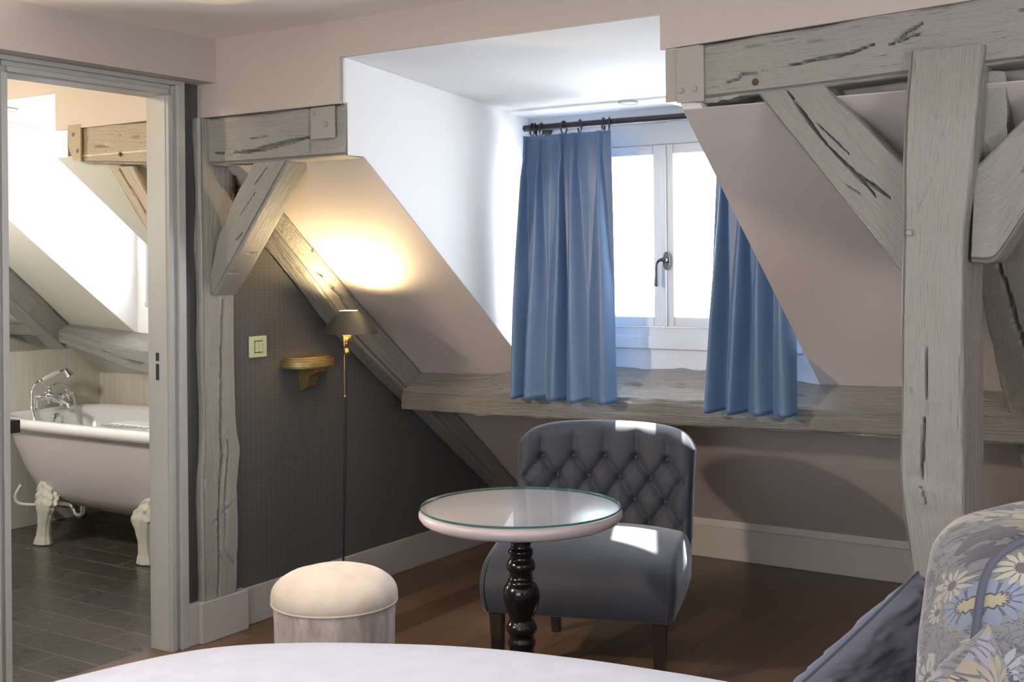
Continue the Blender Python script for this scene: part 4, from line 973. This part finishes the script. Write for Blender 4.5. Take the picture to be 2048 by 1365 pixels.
b = MB(); b.lathe([(.010, 0), (.016, .010), (.022, .026), (.029, .044), (.030, .048), (.024, .050), (0, .05)], (MX+.014, 4.232, .842), 22, (.35, .35, -1)); b.build('shower_head', MT['chrome'], hs, True, sharp=50)
b = MB(); b.tube(catmull([(MX+.01, 4.092, .791), (MX+.01, 4.115, .799), (MX+.01, 4.145, .809), (MX+.01, 4.175, .818), (MX+.01, 4.198, .825)], 5), [.010]*5+[.0125]*5+[.0145]*5+[.0125]*5+[.010], 14); b.build('grip', MT['porcelain'], hs, True)['label'] = 'white porcelain grip'
b = MB(); hp = catmull([(MX+.01, 4.07, .783), (MX+.01, 4.045, .770), (MX+.012, 4.025, .735), (MX+.02, 4.018, .690), (MX+.03, 4.01, .645), (MX+.05, 4.005, .61), (MX+.075, 4.0, .56)], 10)
b.tube(hp, [.0072+.0009*(k % 2) for k in range(len(hp))], 10); b.build('hose', MT['chrome'], t, True)
b = MB(); hp = catmull([(MX+.012, 4.15, .748), (MX+.014, 4.18, .760), (MX+.02, 4.215, .752), (MX+.03, 4.245, .720), (MX+.045, 4.262, .680), (MX+.055, 4.268, .62), (MX+.07, 4.275, .54)], 10)
b.tube(hp, [.0068+.0009*(k % 2) for k in range(len(hp))], 10); b.build('hose', MT['chrome'], t, True)

# bath rack across the tub edge
t = thing('bath_rack', 'white wire soap rack lying across the bathtub rim', 'bath rack', (-4.65, 3.86, .636))
b = MB()
for y in (3.775, 3.93): b.tube([(-4.84, y, .640), (-4.30, y, .640)], .004, 8)
for k in range(12): x = -4.82+.045*k; b.tube([(x, 3.775, .643), (x, 3.93, .643)], .0028, 6)
b.build('wires', MT['chrome'], t, True)
b = MB(); b.box(-4.80, -4.32, 3.80, 3.91, .646, .652); bevel(b.build('tray', MT['enamel'], t), .002)

# washstand corner
t = thing('washstand', 'dark washstand corner peeping past the door frame in the bathroom', 'washstand', (-5.0, 2.75, 0))
b = MB(); b.box(-5.35, -4.43, 2.35, 3.055, .722, .775); bevel(b.build('countertop', MT['dark_wood'], t), .003)
b = MB(); b.box(-5.35, -4.80, 2.35, 2.85, 0, .722); bevel(b.build('body', MT['dark_wood'], t), .003)

# recessed downlights in the two dormer ceilings
def downlight(x, y, z, label):
    t = thing('downlight', label, 'downlight', (x, y, z))
    b = MB(); b.torus((x, y, z-.001), .036, .0035, (0, .09, 1), 32, 8); b.build('ring', MT['winframe'], t, True)
    b = MB(); b.lathe([(.033, -.0022), (.033, -.0005), (0, -.0005)], (x, y, z), 28, (0, .09, 1)); b.build('lens', MT['white_wall'], t)
downlight(-2.205, 4.19, zc(4.19)-.0005, 'small round recessed downlight in the white ceiling over the dormer window')
downlight(-4.825, 3.28, zc(3.28)+.006, 'small round recessed downlight in the bathroom dormer ceiling')
